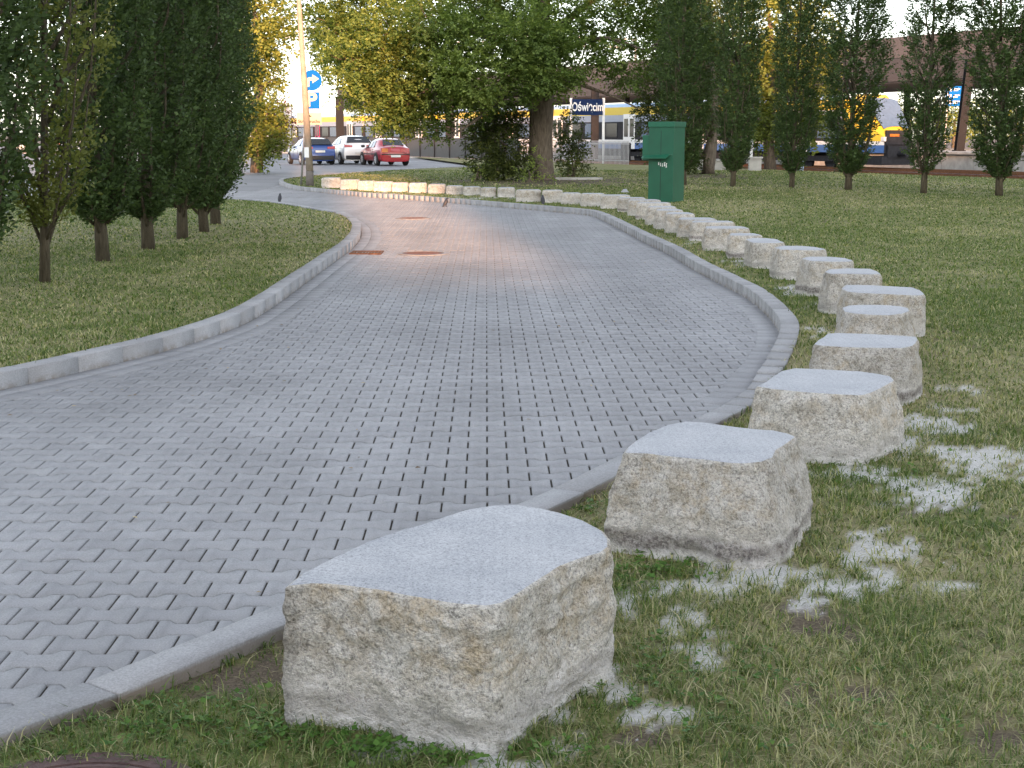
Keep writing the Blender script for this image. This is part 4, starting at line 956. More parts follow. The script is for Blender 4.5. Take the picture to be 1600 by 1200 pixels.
bgtree(400, 62, [(400, 30, 34, 36, 0, 1.6, .9), (425, 60, 36, 26, 0, 1.4, .8), (395, 90, 30, 30, 0, 1.4, .6), (440, 25, 18, 20, 0, 1, .8), (400, 140, 26, 26, 0, 1.2, .4), (412, 110, 26, 16, 0, 1, .5), (398, -30, 44, 36, 0, 2, .8), (376, 60, 34, 60, 1, 1.6, .6), (425, 125, 14, 8, -.5, .6, .5)], M['gold_leaf'], "tall golden sunlit tree behind the left hornbeams", 52)
shrub(402, 246, [(405, 190, 30, 32, 0, 1.4, .35), (420, 175, 24, 14, 0, 1, .55), (410, 225, 30, 20, 0, 1.3, .3), (392, 165, 24, 20, 0, 1, .5), (430, 210, 18, 14, 0, 1, .35), (398, 243, 26, 12, -.5, 1, .25)], 59.5, M['gold_leaf'], "rounded olive bush at the roadside below the golden tree", 53, 0.17, 80)
shrub(437, 238, [(437, 178, 15, 14, 0, .8, .6), (443, 190, 12, 8, 0, .6, .5), (428, 190, 10, 8, 0, .6, .4)], 96, M['red_leaf'], "small dark red leaved tree by the station, left of the white pole", 54, 0.2, 120, name="red_leaved_tree", cat="tree", stems=6)
bgtree(1090, 78, [(1090, 30, 50, 60, 0, 2, .7), (1120, 100, 50, 40, 0, 2, .5)], M['gold_leaf'], "golden tree seen through the dark tree behind the green box", 55)
# distant trees beyond the tracks
for i, (x, D, w_, h_, lf) in enumerate([(1490, 170, 46, 34, 'gold_leaf'), (1540, 175, 40, 40, 'big_leaf'), (1420, 180, 34, 26, 'gold_leaf'), (1375, 185, 26, 20, 'big_leaf'), (1595, 168, 30, 36, 'gold_leaf')]):
    b = at(x, 222, D); o = (b.x, D, -0.3); cl_ = px_clumps([(x, 190, w_, h_ * .6, 0, 3, .5), (x - w_ * .4, 178, w_ * .5, h_ * .4, 0, 2, .7)], D, o)
    lab = ["yellow-green tree far beyond the tracks, left of the steel column", "green tree far beyond the tracks, right of the steel column", "low yellow tree far beyond the platform behind the train nose", "low green tree far behind the front of the train", "yellow tree far beyond the tracks at the right edge"][i]
    clump_tree("distant_tree", o, [(0, 0, 0), (0, 0, 2), (0, 0, 3.5)], [.25, .2, .1], [], cl_, M[lf], 0.4, 6, lab, "trees beyond the tracks", dens=16, seed=60 + i)

# ------------------------------------------------------------------ painted metal etc.
M['green'] = simple("green_paint", (0.009, 0.092, 0.048), 0.5, var=0.12, scale=3, spec=0.5)
M['green_l'] = simple("green_paint_cap", (0.010, 0.105, 0.056), 0.42, var=0.1, scale=4, spec=0.5)
M['white'] = simple("white_paint", (0.72, 0.72, 0.70), 0.5, var=0.08)
M['cream'] = simple("cream_plate", (0.50, 0.46, 0.33), 0.8, var=0.06)
M['blue_sign'] = simple("blue_sign", (0.005, 0.11, 0.38), 0.8, var=0.05, spec=0.08)
M['navy'] = simple("navy_sign", (0.012, 0.026, 0.075), 0.8, var=0.05, spec=0.08)
M['black'] = simple("black_plastic", (0.015, 0.015, 0.016), 0.5, var=0.1)
M['rubber'] = simple("rubber", (0.02, 0.02, 0.02), 0.8, var=0.1)
M['steel'] = simple("dark_steel", (0.02, 0.02, 0.022), 0.8, 0.0, var=0.15, spec=0.08)
M['galv'] = simple("galvanised", (0.42, 0.42, 0.43), 0.5, 0.6, var=0.15)
M['pole'] = simple("pole_concrete", (0.31, 0.26, 0.20), 0.85, var=0.25, scale=5)
M['tar'] = simple("pole_tar", (0.13, 0.115, 0.10), 0.9, var=0.25, scale=9)
M['iron'] = simple("cast_iron", (0.115, 0.07, 0.065), 0.75, 0.2, var=0.4, scale=14, bump=0.5)
M['rust'] = simple("rusty_iron", (0.16, 0.07, 0.03), 0.85, 0.1, var=0.5, scale=25)
M['fence'] = simple("fence_panel", (0.06, 0.06, 0.062), 0.6, var=0.15)
M['conc'] = simple("light_concrete", (0.42, 0.41, 0.38), 0.9, var=0.25, scale=2.5)
M['brown'] = simple("brown_cladding", (0.095, 0.080, 0.078), 0.6, 0.0, var=0.12, scale=0.5)
M['brown2'] = simple("brown_cladding_dark", (0.055, 0.046, 0.045), 0.6, 0.0, var=0.12, scale=0.5)
M['glass'] = simple("dark_glass", (0.02, 0.025, 0.03), 0.06, var=0.1, spec=0.8)
M['chrome'] = simple("alloy", (0.55, 0.55, 0.56), 0.3, 0.8, var=0.1)
M['redlight'] = simple("red_lens", (0.35, 0.01, 0.008), 0.2, var=0.1, spec=0.7)
M['orangelight'] = simple("orange_lens", (0.55, 0.16, 0.02), 0.25, var=0.1, spec=0.6)
M['plate'] = simple("licence_plate", (0.6, 0.6, 0.56), 0.4, var=0.05)

def text(name, s_, size, mat, parent=None, loc=(0, 0, 0), rot=(math.pi / 2, 0, 0), ext=0.004, sx=1.0, bold=0.0):
    cu = bpy.data.curves.new(name, 'FONT'); cu.body = s_; cu.size = size; cu.extrude = ext; cu.align_x = 'CENTER'; cu.align_y = 'CENTER'; cu.offset = bold
    o = bpy.data.objects.new(name, cu); col.objects.link(o)
    bpy.context.view_layer.update()
    me = bpy.data.meshes.new_from_object(o.evaluated_get(bpy.context.evaluated_depsgraph_get())); bpy.data.objects.remove(o)
    me.name = name; me.materials.clear(); me.materials.append(mat)
    r = bpy.data.objects.new(name, me); link(r, parent); r.location = loc; r.rotation_euler = rot; r.scale = (sx, 1, 1); return r

# green locker: corner towards the camera at px 1051
gc = G(1051, 316, zl); beta = R(26)
gr = empty("green_cabinet", (gc.x, gc.y, zl), 0)
tag(gr, "tall dark green metal cabinet with a small ledge, standing on the lawn behind the stones", "cabinet")
# local frame: left face runs from the corner towards (-cos b, +sin b)
ld = Vector((-math.cos(beta), math.sin(beta), 0)); rd = Vector((math.sin(beta), math.cos(beta), 0)); LW, RW, HH = 0.60, 0.75, 1.78
def qb(mb, a0, a1, b0, b1, z0, z1, m=0):
    P = [ld * a + rd * b for a, b in ((a0, b0), (a1, b0), (a1, b1), (a0, b1))]
    vs = [(p.x, p.y, z0) for p in P] + [(p.x, p.y, z1) for p in P]
    mb.add(vs, [(0, 1, 2, 3), (7, 6, 5, 4), (0, 4, 5, 1), (1, 5, 6, 2), (2, 6, 7, 3), (3, 7, 4, 0)], m)
mb = MB(); qb(mb, 0, LW, 0, RW, -0.03, HH); mb.obj("body", M['green'], gr, bevel=0.006)
mb = MB(); qb(mb, -0.02, LW + 0.02, -0.02, RW + 0.02, HH - 0.10, HH + 0.02); mb.obj("lid", M['green_l'], gr, bevel=0.008)
mb = MB(); qb(mb, LW + 0.002, LW + 0.17, 0.05, RW - 0.2, 0.93, 1.50); mb.obj("side_box", M['green_l'], gr, bevel=0.006)
mb = MB()
def P3(a, b, z): p = ld * a + rd * b; return (p.x, p.y, z)
vs = [P3(0.02, -0.001, 1.085), P3(LW + 0.12, -0.001, 1.04), P3(LW + 0.12, -0.16, 1.0), P3(0.13, -0.16, 1.0), P3(0.10, -0.03, 1.06)]
vs2 = [(x, y, z - 0.022) for x, y, z in vs]
mb.add(vs + vs2, [(0, 1, 2, 3, 4), (9, 8, 7, 6, 5)] + [(i, 5 + i, 5 + (i + 1) % 5, (i + 1) % 5) for i in range(5)]); mb.obj("ledge", M['green_l'], gr)
for (a, z, w2, h2) in [(0.36, 0.86, 0.035, 0.10), (0.315, 0.83, 0.03, 0.13), (0.27, 0.82, 0.03, 0.12), (0.225, 0.83, 0.05, 0.16), (0.18, 0.80, 0.04, 0.18)]:
    mb = MB(); vs = [P3(a, -0.003, z - .03), P3(a - w2 * .7, -0.003, z - .015), P3(a - w2 * .4, -0.003, z + h2 * 0.2), P3(a - w2 * .8, -0.003, z + h2 * 0.42), P3(a, -0.003, z + h2 * 0.4)]
    mb.add(vs + [(x - rd.x * .002, y - rd.y * .002, zz) for x, y, zz in vs], [(0, 1, 2, 3, 4), (9, 8, 7, 6, 5)] + [(i, 5 + i, 5 + (i + 1) % 5, (i + 1) % 5) for i in range(5)])
    mb.obj("sticker", M['white'], gr)

mb = MB(); qb(mb, 0.3, 0.31, -0.002, 0, 0.05, 1.6); mb.obj("door_seam", M['black'], gr)

# concrete pole and the sign post behind it
pb = G(484, 291, zl); pr = empty("utility_pole", (pb.x, pb.y, zl)); tag(pr, "tall leaning tan pole with a dark foot at the tip of the verge", "pole")
Wp = lambda x, y: at(x, y, pb.y) - Vector((pb.x, pb.y, zl))
mb = MB(); t0, t1, t2 = Wp(484, 268), Wp(467, 0), Wp(457, -160)
mb.tube([t0, (t0 + t1) / 2, t1, t2], [0.108, 0.088, 0.066, 0.055], 14); mb.obj("shaft", M['pole'], pr, True)
mb = MB(); mb.tube([Vector((0, 0, -0.1)), t0 + Vector((0, 0, .02))], [0.122, 0.115], 14); mb.obj("foot", M['tar'], pr, True)
mb = MB(); e_ = t2; mb.tube([e_, e_ + Vector((0.2, -.3, .35)), e_ + Vector((.5, -1.2, .5))], [.035, .03, .03], 8); mb.box(e_ + Vector((.55, -1.5, .5)), (.28, .7, .12)); mb.obj("lamp_arm", M['galv'], pr)
mb = MB(); sp_ = Wp(480, 238); mb.box((sp_.x - 0.0, sp_.y - 0.119, sp_.z), (.13, .012, .3)); mb.obj("sticker", M['white'], pr)
sD = pb.y + 1.0
sb = at(470, 281, sD); sr = empty("traffic_sign_post", (sb.x, sb.y, zl)); tag(sr, "grey post carrying a round blue arrow sign, a blue parking sign and a cream plate", "road sign")
Ws = lambda x, y, dd=0: at(x, y, sD + dd) - Vector((sb.x, sb.y, zl))
mb = MB(); mb.tube([Vector((0, 0, -.05)), Ws(476, 200), Ws(483, 112)], 0.032, 10); mb.obj("post", M['galv'], sr, True)
def disc(mb, c, r, th, n=40, rx=1, m=0):
    vs = [(c[0] + r * rx * math.cos(2 * math.pi * i / n), c[1], c[2] + r * math.sin(2 * math.pi * i / n)) for i in range(n)]
    vs += [(x, y + th, z) for x, y, z in vs]; mb.add(vs, [tuple(range(n)), tuple(range(n, 2 * n))[::-1]] + [(i, n + i, n + (i + 1) % n, (i + 1) % n) for i in range(n)], m)
cR = Ws(487, 125.5, -.15); mb = MB(); disc(mb, cR, .30, .012); ro = mb.obj("round_sign", [M['blue_sign']], sr)
mb = MB(); y_ = cR.y - .004; ar = [(-.15, -.19), (-.15, .0), (-.12, .06), (-.05, .09), (.04, .09), (.04, .175), (.24, .045), (.04, -.085), (.04, .0), (-.03, .0), (-.05, -.02), (-.055, -.19)]
n = len(ar); vs = [(cR.x + a - .02, y_, cR.z + b) for a, b in ar]; vs += [(x, y + .003, z) for x, y, z in vs]
mb.add(vs, [tuple(range(n)), tuple(range(n, 2 * n))[::-1]] + [(i, (i + 1) % n, n + (i + 1) % n, n + i) for i in range(n)]); mb.obj("arrow", M['cream'], ro)
cP = Ws(487.5, 157, -.13); mb = MB(); mb.box(cP, (.50, .012, .54)); mb.obj("sign_border", M['white'], sr)
mb = MB(); mb.box(cP + Vector((0, -.008, 0)), (.455, .006, .495)); po = mb.obj("parking_sign", M['blue_sign'], sr)
text("letter", "P", .56, M['cream'], po, (cP.x - .02, cP.y - .014, cP.z), ext=.002, sx=1.15, bold=.018)
cT = Ws(483, 185.5, -.12); mb = MB(); mb.box(cT, (.75, .012, .36)); pl = mb.obj("plate", M['cream'], sr, bevel=.004)
text("lettering", "Strefa ruchu", .135, M['black'], pl, (cT.x, cT.y - .01, cT.z - .08), ext=.002, bold=.003)
mb = MB(); mb.box((cT.x + .02, cT.y - .009, cT.z + .07), (.10, .004, .035)); mb.box((cT.x + .01, cT.y - .009, cT.z + .10), (.05, .004, .03)); mb.obj("symbol", M['black'], pl)

# station name sign
q = at(917, 253, 76); st = empty("station_name_sign", (q.x, q.y, 0)); tag(st, "dark blue station name board reading Oświęcim on two white posts", "sign")
s76 = FPX / 76; wz = lambda y: at(917, y, 76).z
for x in (892, 942):
    mb = MB(); dx = (x - 917) / s76; mb.box((dx, .03, (wz(153) + 0) / 2), (.13, .1, wz(153))); mb.obj("post", M['white'], st)
mb = MB(); mb.box((0, -.06, (wz(155) + wz(180)) / 2), (50 / s76 - .1, .05, wz(155) - wz(180))); bo = mb.obj("board", M['navy'], st)
text("lettering", "Oświęcim", .62, M['white'], bo, (0, -.09, (wz(155) + wz(180)) / 2), ext=.004, bold=.012, sx=.62)

# ------------------------------------------------------------------ covers and grates
def cover(px, py, z, r, label, flush=True):
    p = G(px, py, z) if not isinstance(px, Vector) else px
    root = empty("manhole_cover", (p.x, p.y, z)); tag(root, label, "manhole cover")
    mb = MB(); n = 48
    def ring(r0, r1, z0, z1, m_):
        vs = [(r0 * math.cos(2 * math.pi * i / n), r0 * math.sin(2 * math.pi * i / n), z0) for i in range(n)] + [(r1 * math.cos(2 * math.pi * i / n), r1 * math.sin(2 * math.pi * i / n), z1) for i in range(n)]
        m_.add(vs, [(i, (i + 1) % n, n + (i + 1) % n, n + i) for i in range(n)])
    ring(r + .07, r + .068, -.05, .006, mb); ring(r + .068, r + .006, .006, .007, mb); ring(r + .006, r + .006, .007, -.02, mb); mb.obj("frame", M['kerb'] if flush else M['iron'], root)
    mb = MB(); disc_v = []
    ring(r, r, -.03, .004, mb); ring(r, r - .02, .004, .006, mb); mb.add([((r - .02) * math.cos(2 * math.pi * i / n), (r - .02) * math.sin(2 * math.pi * i / n), .004) for i in range(n)], [tuple(range(n))])
    ring(r - .02, r - .02, .006, .0035, mb); mb.obj("lid", M['iron'], root)
    mb = MB()
    for i in range(-6, 7):
        for j in range(-7, 8):
            x, y = i * .045 + (j % 2) * .0225, j * .039
            if x * x + y * y < (r - .045) ** 2:
                vs = [(x + .017 * math.cos(k * math.pi / 3), y + .017 * math.sin(k * math.pi / 3), .004) for k in range(6)] + [(x + .013 * math.cos(k * math.pi / 3), y + .013 * math.sin(k * math.pi / 3), .0085) for k in range(6)]
                mb.add(vs, [(6, 7, 8, 9, 10, 11)] + [(k, (k + 1) % 6, 6 + (k + 1) % 6, 6 + k) for k in range(6)])
    mb.obj("tread_studs", M['iron'], root); return root
cover(661, 396, 0.004, .28, "round iron cover in the paving between the two lawns, the nearer of the pair")
cover(646, 341, 0.004, .28, "round iron cover farther off in the paving, near the bird")
cv = cover(mh, 0, -0.04, .29, "rusty round iron cover in the grass at the bottom left corner", False)
cv.location = (mh.x, mh.y, -0.035)
dg = G(573, 395, 0.005); dr = empty("drain_grate", dg, R(0)); tag(dr, "rusty rectangular drain grate beside the left kerb", "drain grate")
mb = MB(); 
for s_ in (-1, 1): mb.box((s_ * .2, 0, .002), (.03, .5, .02)); mb.box((0, s_ * .235, .002), (.37, .03, .02))
mb.obj("frame", M['rust'], dr)
mb = MB(); 
for i in range(-4, 5): mb.box((i * .04, 0, .001), (.018, .44, .014))
mb.obj("bars", M['rust'], dr)

# ------------------------------------------------------------------ birds
M['bird'] = simple("black_feathers", (0.018, 0.018, 0.024), 0.5, var=0.3, scale=20, spec=0.6)
M['beak'] = simple("beak", (0.08, 0.07, 0.05), 0.5)
def bird(p, rz, label, up=0.0):
    root = empty("bird", p, rz); tag(root, label, "bird", "small dark birds")
    me = bpy.data.meshes.new("body"); pts = [(-.15, 0, .055, .010, .016), (-.10, 0, .065, .018, .014), (-.055, 0, .082, .034, .034), (0, 0, .10, .044, .046), (.04, 0, .125, .036, .038), (.062, 0, .155, .024, .025), (.078, 0, .172, .024, .024), (.095, 0, .172, .014, .014), (.118, 0, .168, .0035, .004)]
    
    ca_, sa_ = math.cos(.62), math.sin(.62)
    rotb = lambda q: (q[0] * ca_ - (q[2] - .07) * sa_ + .01, q[1], .075 + q[0] * sa_ + (q[2] - .07) * ca_)
    pts = [(*rotb(q), q[3], q[4]) for q in pts]; hx, hy, hz = pts[5][:3]
    pts[6:] = [(hx + .018, 0, hz + .012, .024, .024), (hx + .036, 0, hz + .012, .013, .013), (hx + .058, 0, hz + .006, .0035, .004)]
    me.from_pydata([q[:3] for q in pts], [(i, i + 1) for i in range(len(pts) - 1)], [])
    o = bpy.data.objects.new("body", me); link(o, root); m_ = o.modifiers.new("s", 'SKIN')
    for i, q in enumerate(pts): me.skin_vertices[0].data[i].radius = (q[3], q[4])
    me.skin_vertices[0].data[3].use_root = True
    o.modifiers.new("ss", 'SUBSURF').render_levels = 2; me.materials.append(M['bird'])
    for s_ in (-1, 1):
        mb = MB(); mb.tube([(-.0, s_ * .015, .065), (.008, s_ * .016, .03), (0, s_ * .016, 0.003)], .004, 6)
        for a in (-.5, 0, .5): mb.tube([(0, s_ * .016, .004), (.028 * math.cos(a), s_ * .016 + .028 * math.sin(a), .002)], .003, 5)
        mb.obj("leg", M['black'], root)
        mb = MB(); mb.add([rotb(q) for q in [(.04, s_ * .040, .13), (-.02, s_ * .048, .085), (-.13, s_ * .018, .055), (-.02, s_ * .040, .115)]], [(0, 1, 2, 3)])
        mb.add([rotb(q) for q in [(.04, s_ * .034, .13), (-.02, s_ * .038, .085), (-.13, s_ * .012, .055), (-.02, s_ * .034, .115)]], [(0, 1, 2, 3)]); mb.obj("wing", M['bird'], root, True)
    return root
b1 = G(697, 323.5); bird((b1.x, b1.y, .002), R(25), "small black bird standing on the paving in the sunlit patch")
b2 = G(436, 320.5); bird((b2.x, b2.y + .15, .06), R(80), "small black bird standing at the edge of the left lawn")
b3 = GL(848, 319); bird((b3.x, b3.y, b3.z), R(100), "small black bird on the verge in front of the white stones")

# ------------------------------------------------------------------ cars
def paint(name, c): 
    s = NT(name); s.bsdf(c, 0.28, 0.15, None, 0.5, 0.8); return s.m
def car(name, p, heading, paintm, L, Wd, prof_roof, label, glass_sta, hatch=True, cat="car", lights='wide', rim='alloy'):
    """local: +x forward. prof_roof: list of (x, z_top, z_belt, half_w, half_roof)"""
    root = empty(name, p, heading); tag(root, label, cat, "parked cars beyond the verge")
    st = prof_roof; mb = MB(); nr = 15; V = []
    def ring(s_):
        x, zt, zb, hw, hr = s_
        pts = [(hw * .80, .20), (hw * .96, .26), (hw, .45), (hw * 1.0, .62), (hw * .975, zb), (hr + (hw - hr) * .12, zt - .07), (hr * .8, zt - .012), (0, zt)]
        return [(x, y, z) for y, z in pts] + [(x, -y, z) for y, z in pts[:-1][::-1]]
    for s_ in st: V += ring(s_)
    n = 15; F = []
    for i in range(len(st) - 1):
        for k in range(n - 1): F.append((i * n + k, i * n + k + 1, (i + 1) * n + k + 1, (i + 1) * n + k))
        F.append((i * n + n - 1, i * n, (i + 1) * n, (i + 1) * n + n - 1))
    F.append(tuple(range(n))); F.append(tuple(range((len(st) - 1) * n, len(st) * n))[::-1])
    mb.add(V, F); body = mb.obj("body", paintm, root, True, sub=2)
    e = body.data
    def lerp(x):
        for a, b in zip(st[:-1], st[1:]):
            if min(a[0], b[0]) <= x <= max(a[0], b[0]):
                t = (x - a[0]) / (b[0] - a[0]); return [a[i] + (b[i] - a[i]) * t for i in range(5)]
        return list(st[0] if abs(x - st[0][0]) < abs(x - st[-1][0]) else st[-1])
    # side windows
    for (xa, xb, ta, tb) in glass_sta:      # xa bottom-rear.. polygons given in (x, frac) frac 0 belt 1 roof
        for s_ in (-1, 1):
            mb = MB(); grid = []
            for i in range(5):
                u = i / 4; r_ = []
                for j in range(4):
                    f = .06 + .84 * j / 3; x0 = xa + (ta - xa) * f; x1 = xb + (tb - xb) * f; x = x0 + (x1 - x0) * u
                    _, zt, zb, hw, hr = lerp(x); z = zb + (zt - .09 - zb) * f; yb = hw * .975; yt = hr + (hw - hr) * .12; y = yb + (yt - yb) * f + .012
                    r_.append((x, s_ * y, z))
                grid.append(r_)
            mb.add([q for r_ in grid for q in r_], [(i * 4 + j, i * 4 + j + 1, (i + 1) * 4 + j + 1, (i + 1) * 4 + j) for i in range(4) for j in range(3)])
            mb.obj("window", M['glass'], root, True)
    def slab(name, pts, mat, th=.012, par=root):
        """quad patch, points in order"""
        mb = MB(); a, b, c, d = [Vector(q) for q in pts]; nrm = (b - a).cross(d - a).normalized() * th
        mb.add([a, b, c, d, a + nrm, b + nrm, c + nrm, d + nrm], [(3, 2, 1, 0), (4, 5, 6, 7), (0, 1, 5, 4), (1, 2, 6, 5), (2, 3, 7, 6), (3, 0, 4, 7)]); return mb.obj(name, mat, par, False)
    xr = st[-1][0]; zb = st[-1][2]
    return root, slab, lerp
def wheel(root, x, y, r=.32, w_=.21, spokes=5, rimm=None):
    s_ = 1 if y > 0 else -1; wh = MB(); n = 28
    pr = [(r * .62, -w_ / 2), (r * .93, -w_ / 2), (r, -w_ * .35), (r, w_ * .35), (r * .93, w_ / 2), (r * .62, w_ / 2)]
    vs = [(x + a * math.cos(2 * math.pi * i / n), y + b, r + a * math.sin(2 * math.pi * i / n)) for i in range(n) for a, b in pr]; k = len(pr)
    wh.add(vs, [(i * k + j, i * k + (j + 1) % k, ((i + 1) % n) * k + (j + 1) % k, ((i + 1) % n) * k + j) for i in range(n) for j in range(k)])
    t = wh.obj("tyre", M['rubber'], None, True); e = empty("wheel", (0, 0, 0)); e.parent = root; t.parent = e
    rm = MB(); yo = y + s_ * w_ * .38
    vs = [(x + r * .62 * math.cos(2 * math.pi * i / n), yo - s_ * .02, r + r * .62 * math.sin(2 * math.pi * i / n)) for i in range(n)]; rm.add(vs, [tuple(range(n))], 1)
    vs = [(x + a * math.cos(2 * math.pi * i / n), yo + b, r + a * math.sin(2 * math.pi * i / n)) for i in range(n) for a, b in ((r * .63, 0.02 * s_), (r * .53, 0.02 * s_), (r * .5, -.01 * s_))]
    rm.add(vs, [(i * 3 + j, i * 3 + j + 1, ((i + 1) % n) * 3 + j + 1, ((i + 1) % n) * 3 + j) for i in range(n) for j in range(2)])
    for i in range(spokes):
        a = 2 * math.pi * i / spokes; rm.tube([(x, yo + .01 * s_, r), (x + r * .55 * math.cos(a), yo + .012 * s_, r + r * .55 * math.sin(a))], [.045, .03], 6)
    rm.obj("rim", [M['chrome'], M['black']], e, False)
def arch(root, x, y, r):
    mb = MB(); n = 22; s_ = 1 if y > 0 else -1
    vs = [(x + r * math.cos(math.pi * i / n), y, .32 + r * math.sin(math.pi * i / n)) for i in range(n + 1)] + [(x - r, y, .15), (x + r, y, .15)]
    vs += [(a, b - s_ * .03, c) for a, b, c in vs]; m = n + 3
    mb.add(vs, [tuple(range(m)), tuple(range(m, 2 * m))[::-1]] + [(i, (i + 1) % m, m + (i + 1) % m, m + i) for i in range(m)]); mb.obj("wheel_arch", M['black'], root)

def hatch(name, wheelpx, paintm, label, L, Wd, Ht, kind):
    h = Wd / 2; rw = -L * .5 + .78; fw = L * .5 - .88
    if kind == 'sedan':
        prof = [(L * .5, .55, .52, h * .72, .5), (L * .49, .70, .66, h * .86, .6), (L * .38, .86, .82, h * .97, .66), (L * .22, .95, .90, h, .68), (L * .04, Ht - .10, .92, h, .56), (-L * .05, Ht - .01, .93, h, .57), (-L * .20, Ht, .94, h, .56), (-L * .30, Ht - .07, .95, h, .55), (-L * .405, 1.04, .97, h * .98, .62), (-L * .47, 1.00, .95, h * .95, .62), (-L * .497, .93, .86, h * .92, .6), (-L * .5, .6, .56, h * .88, .58)]
        glass = [(.52, 1.0, .50, .42), (-.42, .46, -.36, .42), (-.95, -.50, -.80, -.44)]
    elif kind == 'hatch':
        prof = [(L * .5, .55, .52, h * .72, .5), (L * .49, .74, .70, h * .86, .6), (L * .38, .90, .86, h * .97, .66), (L * .21, 1.0, .94, h, .68), (L * .03, Ht - .09, .96, h, .58), (-L * .06, Ht - .01, .97, h, .6), (-L * .22, Ht, .99, h, .6), (-L * .37, Ht - .05, 1.01, h * .99, .58), (-L * .44, 1.18, 1.04, h * .97, .62), (-L * .475, 1.02, .98, h * .96, .66), (-L * .497, .92, .86, h * .94, .7), (-L * .5, .5, .46, h * .9, .64)]
        glass = [(.50, 1.02, .48, .38), (-.46, .44, -.42, .36), (-1.15, -.54, -1.0, -.50)]
    else:
        prof = [(L * .5, .60, .56, h * .74, .5), (L * .49, .82, .78, h * .88, .6), (L * .38, 1.0, .94, h * .97, .66), (L * .22, 1.08, 1.02, h, .68), (L * .04, Ht - .09, 1.04, h, .6), (-L * .06, Ht - .01, 1.05, h, .62), (-L * .25, Ht, 1.07, h, .62), (-L * .41, Ht - .05, 1.10, h * .99, .6), (-L * .46, 1.30, 1.12, h * .98, .66), (-L * .485, 1.06, 1.02, h * .97, .7), (-L * .5, .9, .84, h * .95, .72), (-L * .5, .5, .46, h * .9, .64)]
        glass = [(.55, 1.05, .50, .40), (-.46, .49, -.42, .36), (-1.30, -.52, -1.1, -.48)]
    a = G(wheelpx[0], wheelpx[1]); hd = R(90 + 22); f = Vector((math.cos(hd), math.sin(hd), 0)); lft = Vector((-f.y, f.x, 0))
    c = a - f * rw - lft * (h - .1)
    root, slab, lerp = car(name, (c.x, c.y, -.012), hd, paintm, L, Wd, prof, label, glass)
    for x in (rw, fw):
        for s_ in (-1, 1): arch(root, x, s_ * (h + .004), .375); wheel(root, x, s_ * (h - .075), .32, .2, 5 if kind != 'sedan' else 7)
    xr = -L * .5; e = .012
    if kind == 'sedan':
        slab("rear_window", [(xr * .815, h * .66, 1.035), (xr * .815, -h * .66, 1.035), (xr * .625, -h * .56, Ht - .10), (xr * .625, h * .56, Ht - .10)], M['glass'], .03)
        for s_ in (-1, 1):
            slab("tail_light", [(xr - e - .005, s_ * h * .88, .70), (xr - e - .005, s_ * h * .50, .70), (xr - e + .01, s_ * h * .50, .90), (xr - e + .015, s_ * h * .88, .90)], M['redlight'] if s_ < 0 else M['orangelight'], .012 * -s_)
            slab("tail_light", [(xr - e - .01, s_ * h * .50, .71), (xr - e - .01, s_ * h * .30, .71), (xr - e, s_ * h * .30, .88), (xr - e, s_ * h * .50, .88)], M['redlight'], .012 * -s_)
        zpl, zb2 = .50, .36
        mb = MB(); mb.box((xr - .02, 0, .60), (.05, Wd * .9, .05)); mb.obj("bumper_strip", M['black'], root, bevel=.01)
        for s_ in (-1, 1): mb = MB(); mb.box((-.1, s_ * (h + .004), .60), (2.2, .02, .05)); mb.obj("rubbing_strip", M['black'], root)
    else:
        zt_, zl_ = (1.37, 1.06) if kind == 'hatch' else (1.50, 1.16)
        slab("rear_window", [(xr * .945, h * .76, zl_ + .0), (xr * .945, -h * .76, zl_ + .0), (xr * .80, -h * .62, zt_ - .02), (xr * .80, h * .62, zt_ - .02)], M['glass'], .045)
        for s_ in (-1, 1):
            z0_ = .90 if kind == 'hatch' else .98
            slab("tail_light", [(xr * .99, s_ * h * .93, z0_ - .05), (xr - e - .005, s_ * h * .45, z0_ - .04), (xr - e + .01, s_ * h * .45, z0_ + .06), (xr * .975, s_ * h * .93, z0_ + .10)], M['redlight'], .035 * -s_)
        zpl = .72 if kind == 'hatch' else .62
        mb = MB(); mb.box((xr - .005, 0, .38), (.09, Wd * .86, .22)); mb.obj("lower_bumper", M['black'], root, bevel=.02)
        mb = MB(); mb.tube([(xr * .60, 0, Ht - .02), (xr * .66, 0, Ht + .08)], .012, 6); mb.obj("antenna", M['black'], root)
    po = slab("licence_plate", [(xr - .035, .26, zpl - .055), (xr - .035, -.26, zpl - .055), (xr - .03, -.26, zpl + .055), (xr - .03, .26, zpl + .055)], M['plate'], .015)
    t = text("plate_characters", "K ·8 4972" if False else "KOS 1042", .09, M['black'], po, (xr - .053, 0, zpl), (math.pi / 2, 0, -math.pi / 2), .002) if False else None
    slab("windscreen", [(L * .20, -h * .7, 1.0), (L * .20, h * .7, 1.0), (L * .05, h * .6, Ht - .13), (L * .05, -h * .6, Ht - .13)], M['glass'], .04)
    for s_ in (-1, 1):
        mb = MB(); mb.box((L * .17, s_ * (h + .09), 1.0 if kind != 'suv' else 1.1), (.12, .2, .13)); mb.obj("mirror", paintm if kind != 'sedan' else M['black'], root, bevel=.03)
        mb = MB(); mb.box((L * .47, s_ * h * .7, .66), (.16, .3, .12)); mb.obj("headlight", M['white'], root, bevel=.03)
        for xd in (-.15, .85):
            mb = MB(); mb.box((xd - .42, s_ * (h + .008), .86), (.16, .02, .025)); mb.obj("door_handle", paintm, root)
            mb = MB(); mb.box((xd - .55, s_ * (h + .001), .62), (.008, .008, .55)); mb.obj("door_seam", M['black'], root)
    return root
hatch("hatchback_car", (472.5, 257.2), paint("blue_car_paint", (0.010, 0.045, 0.20)), "blue hatchback parked behind the leaning pole, leftmost of the three cars", 4.3, 1.8, 1.45, 'hatch')
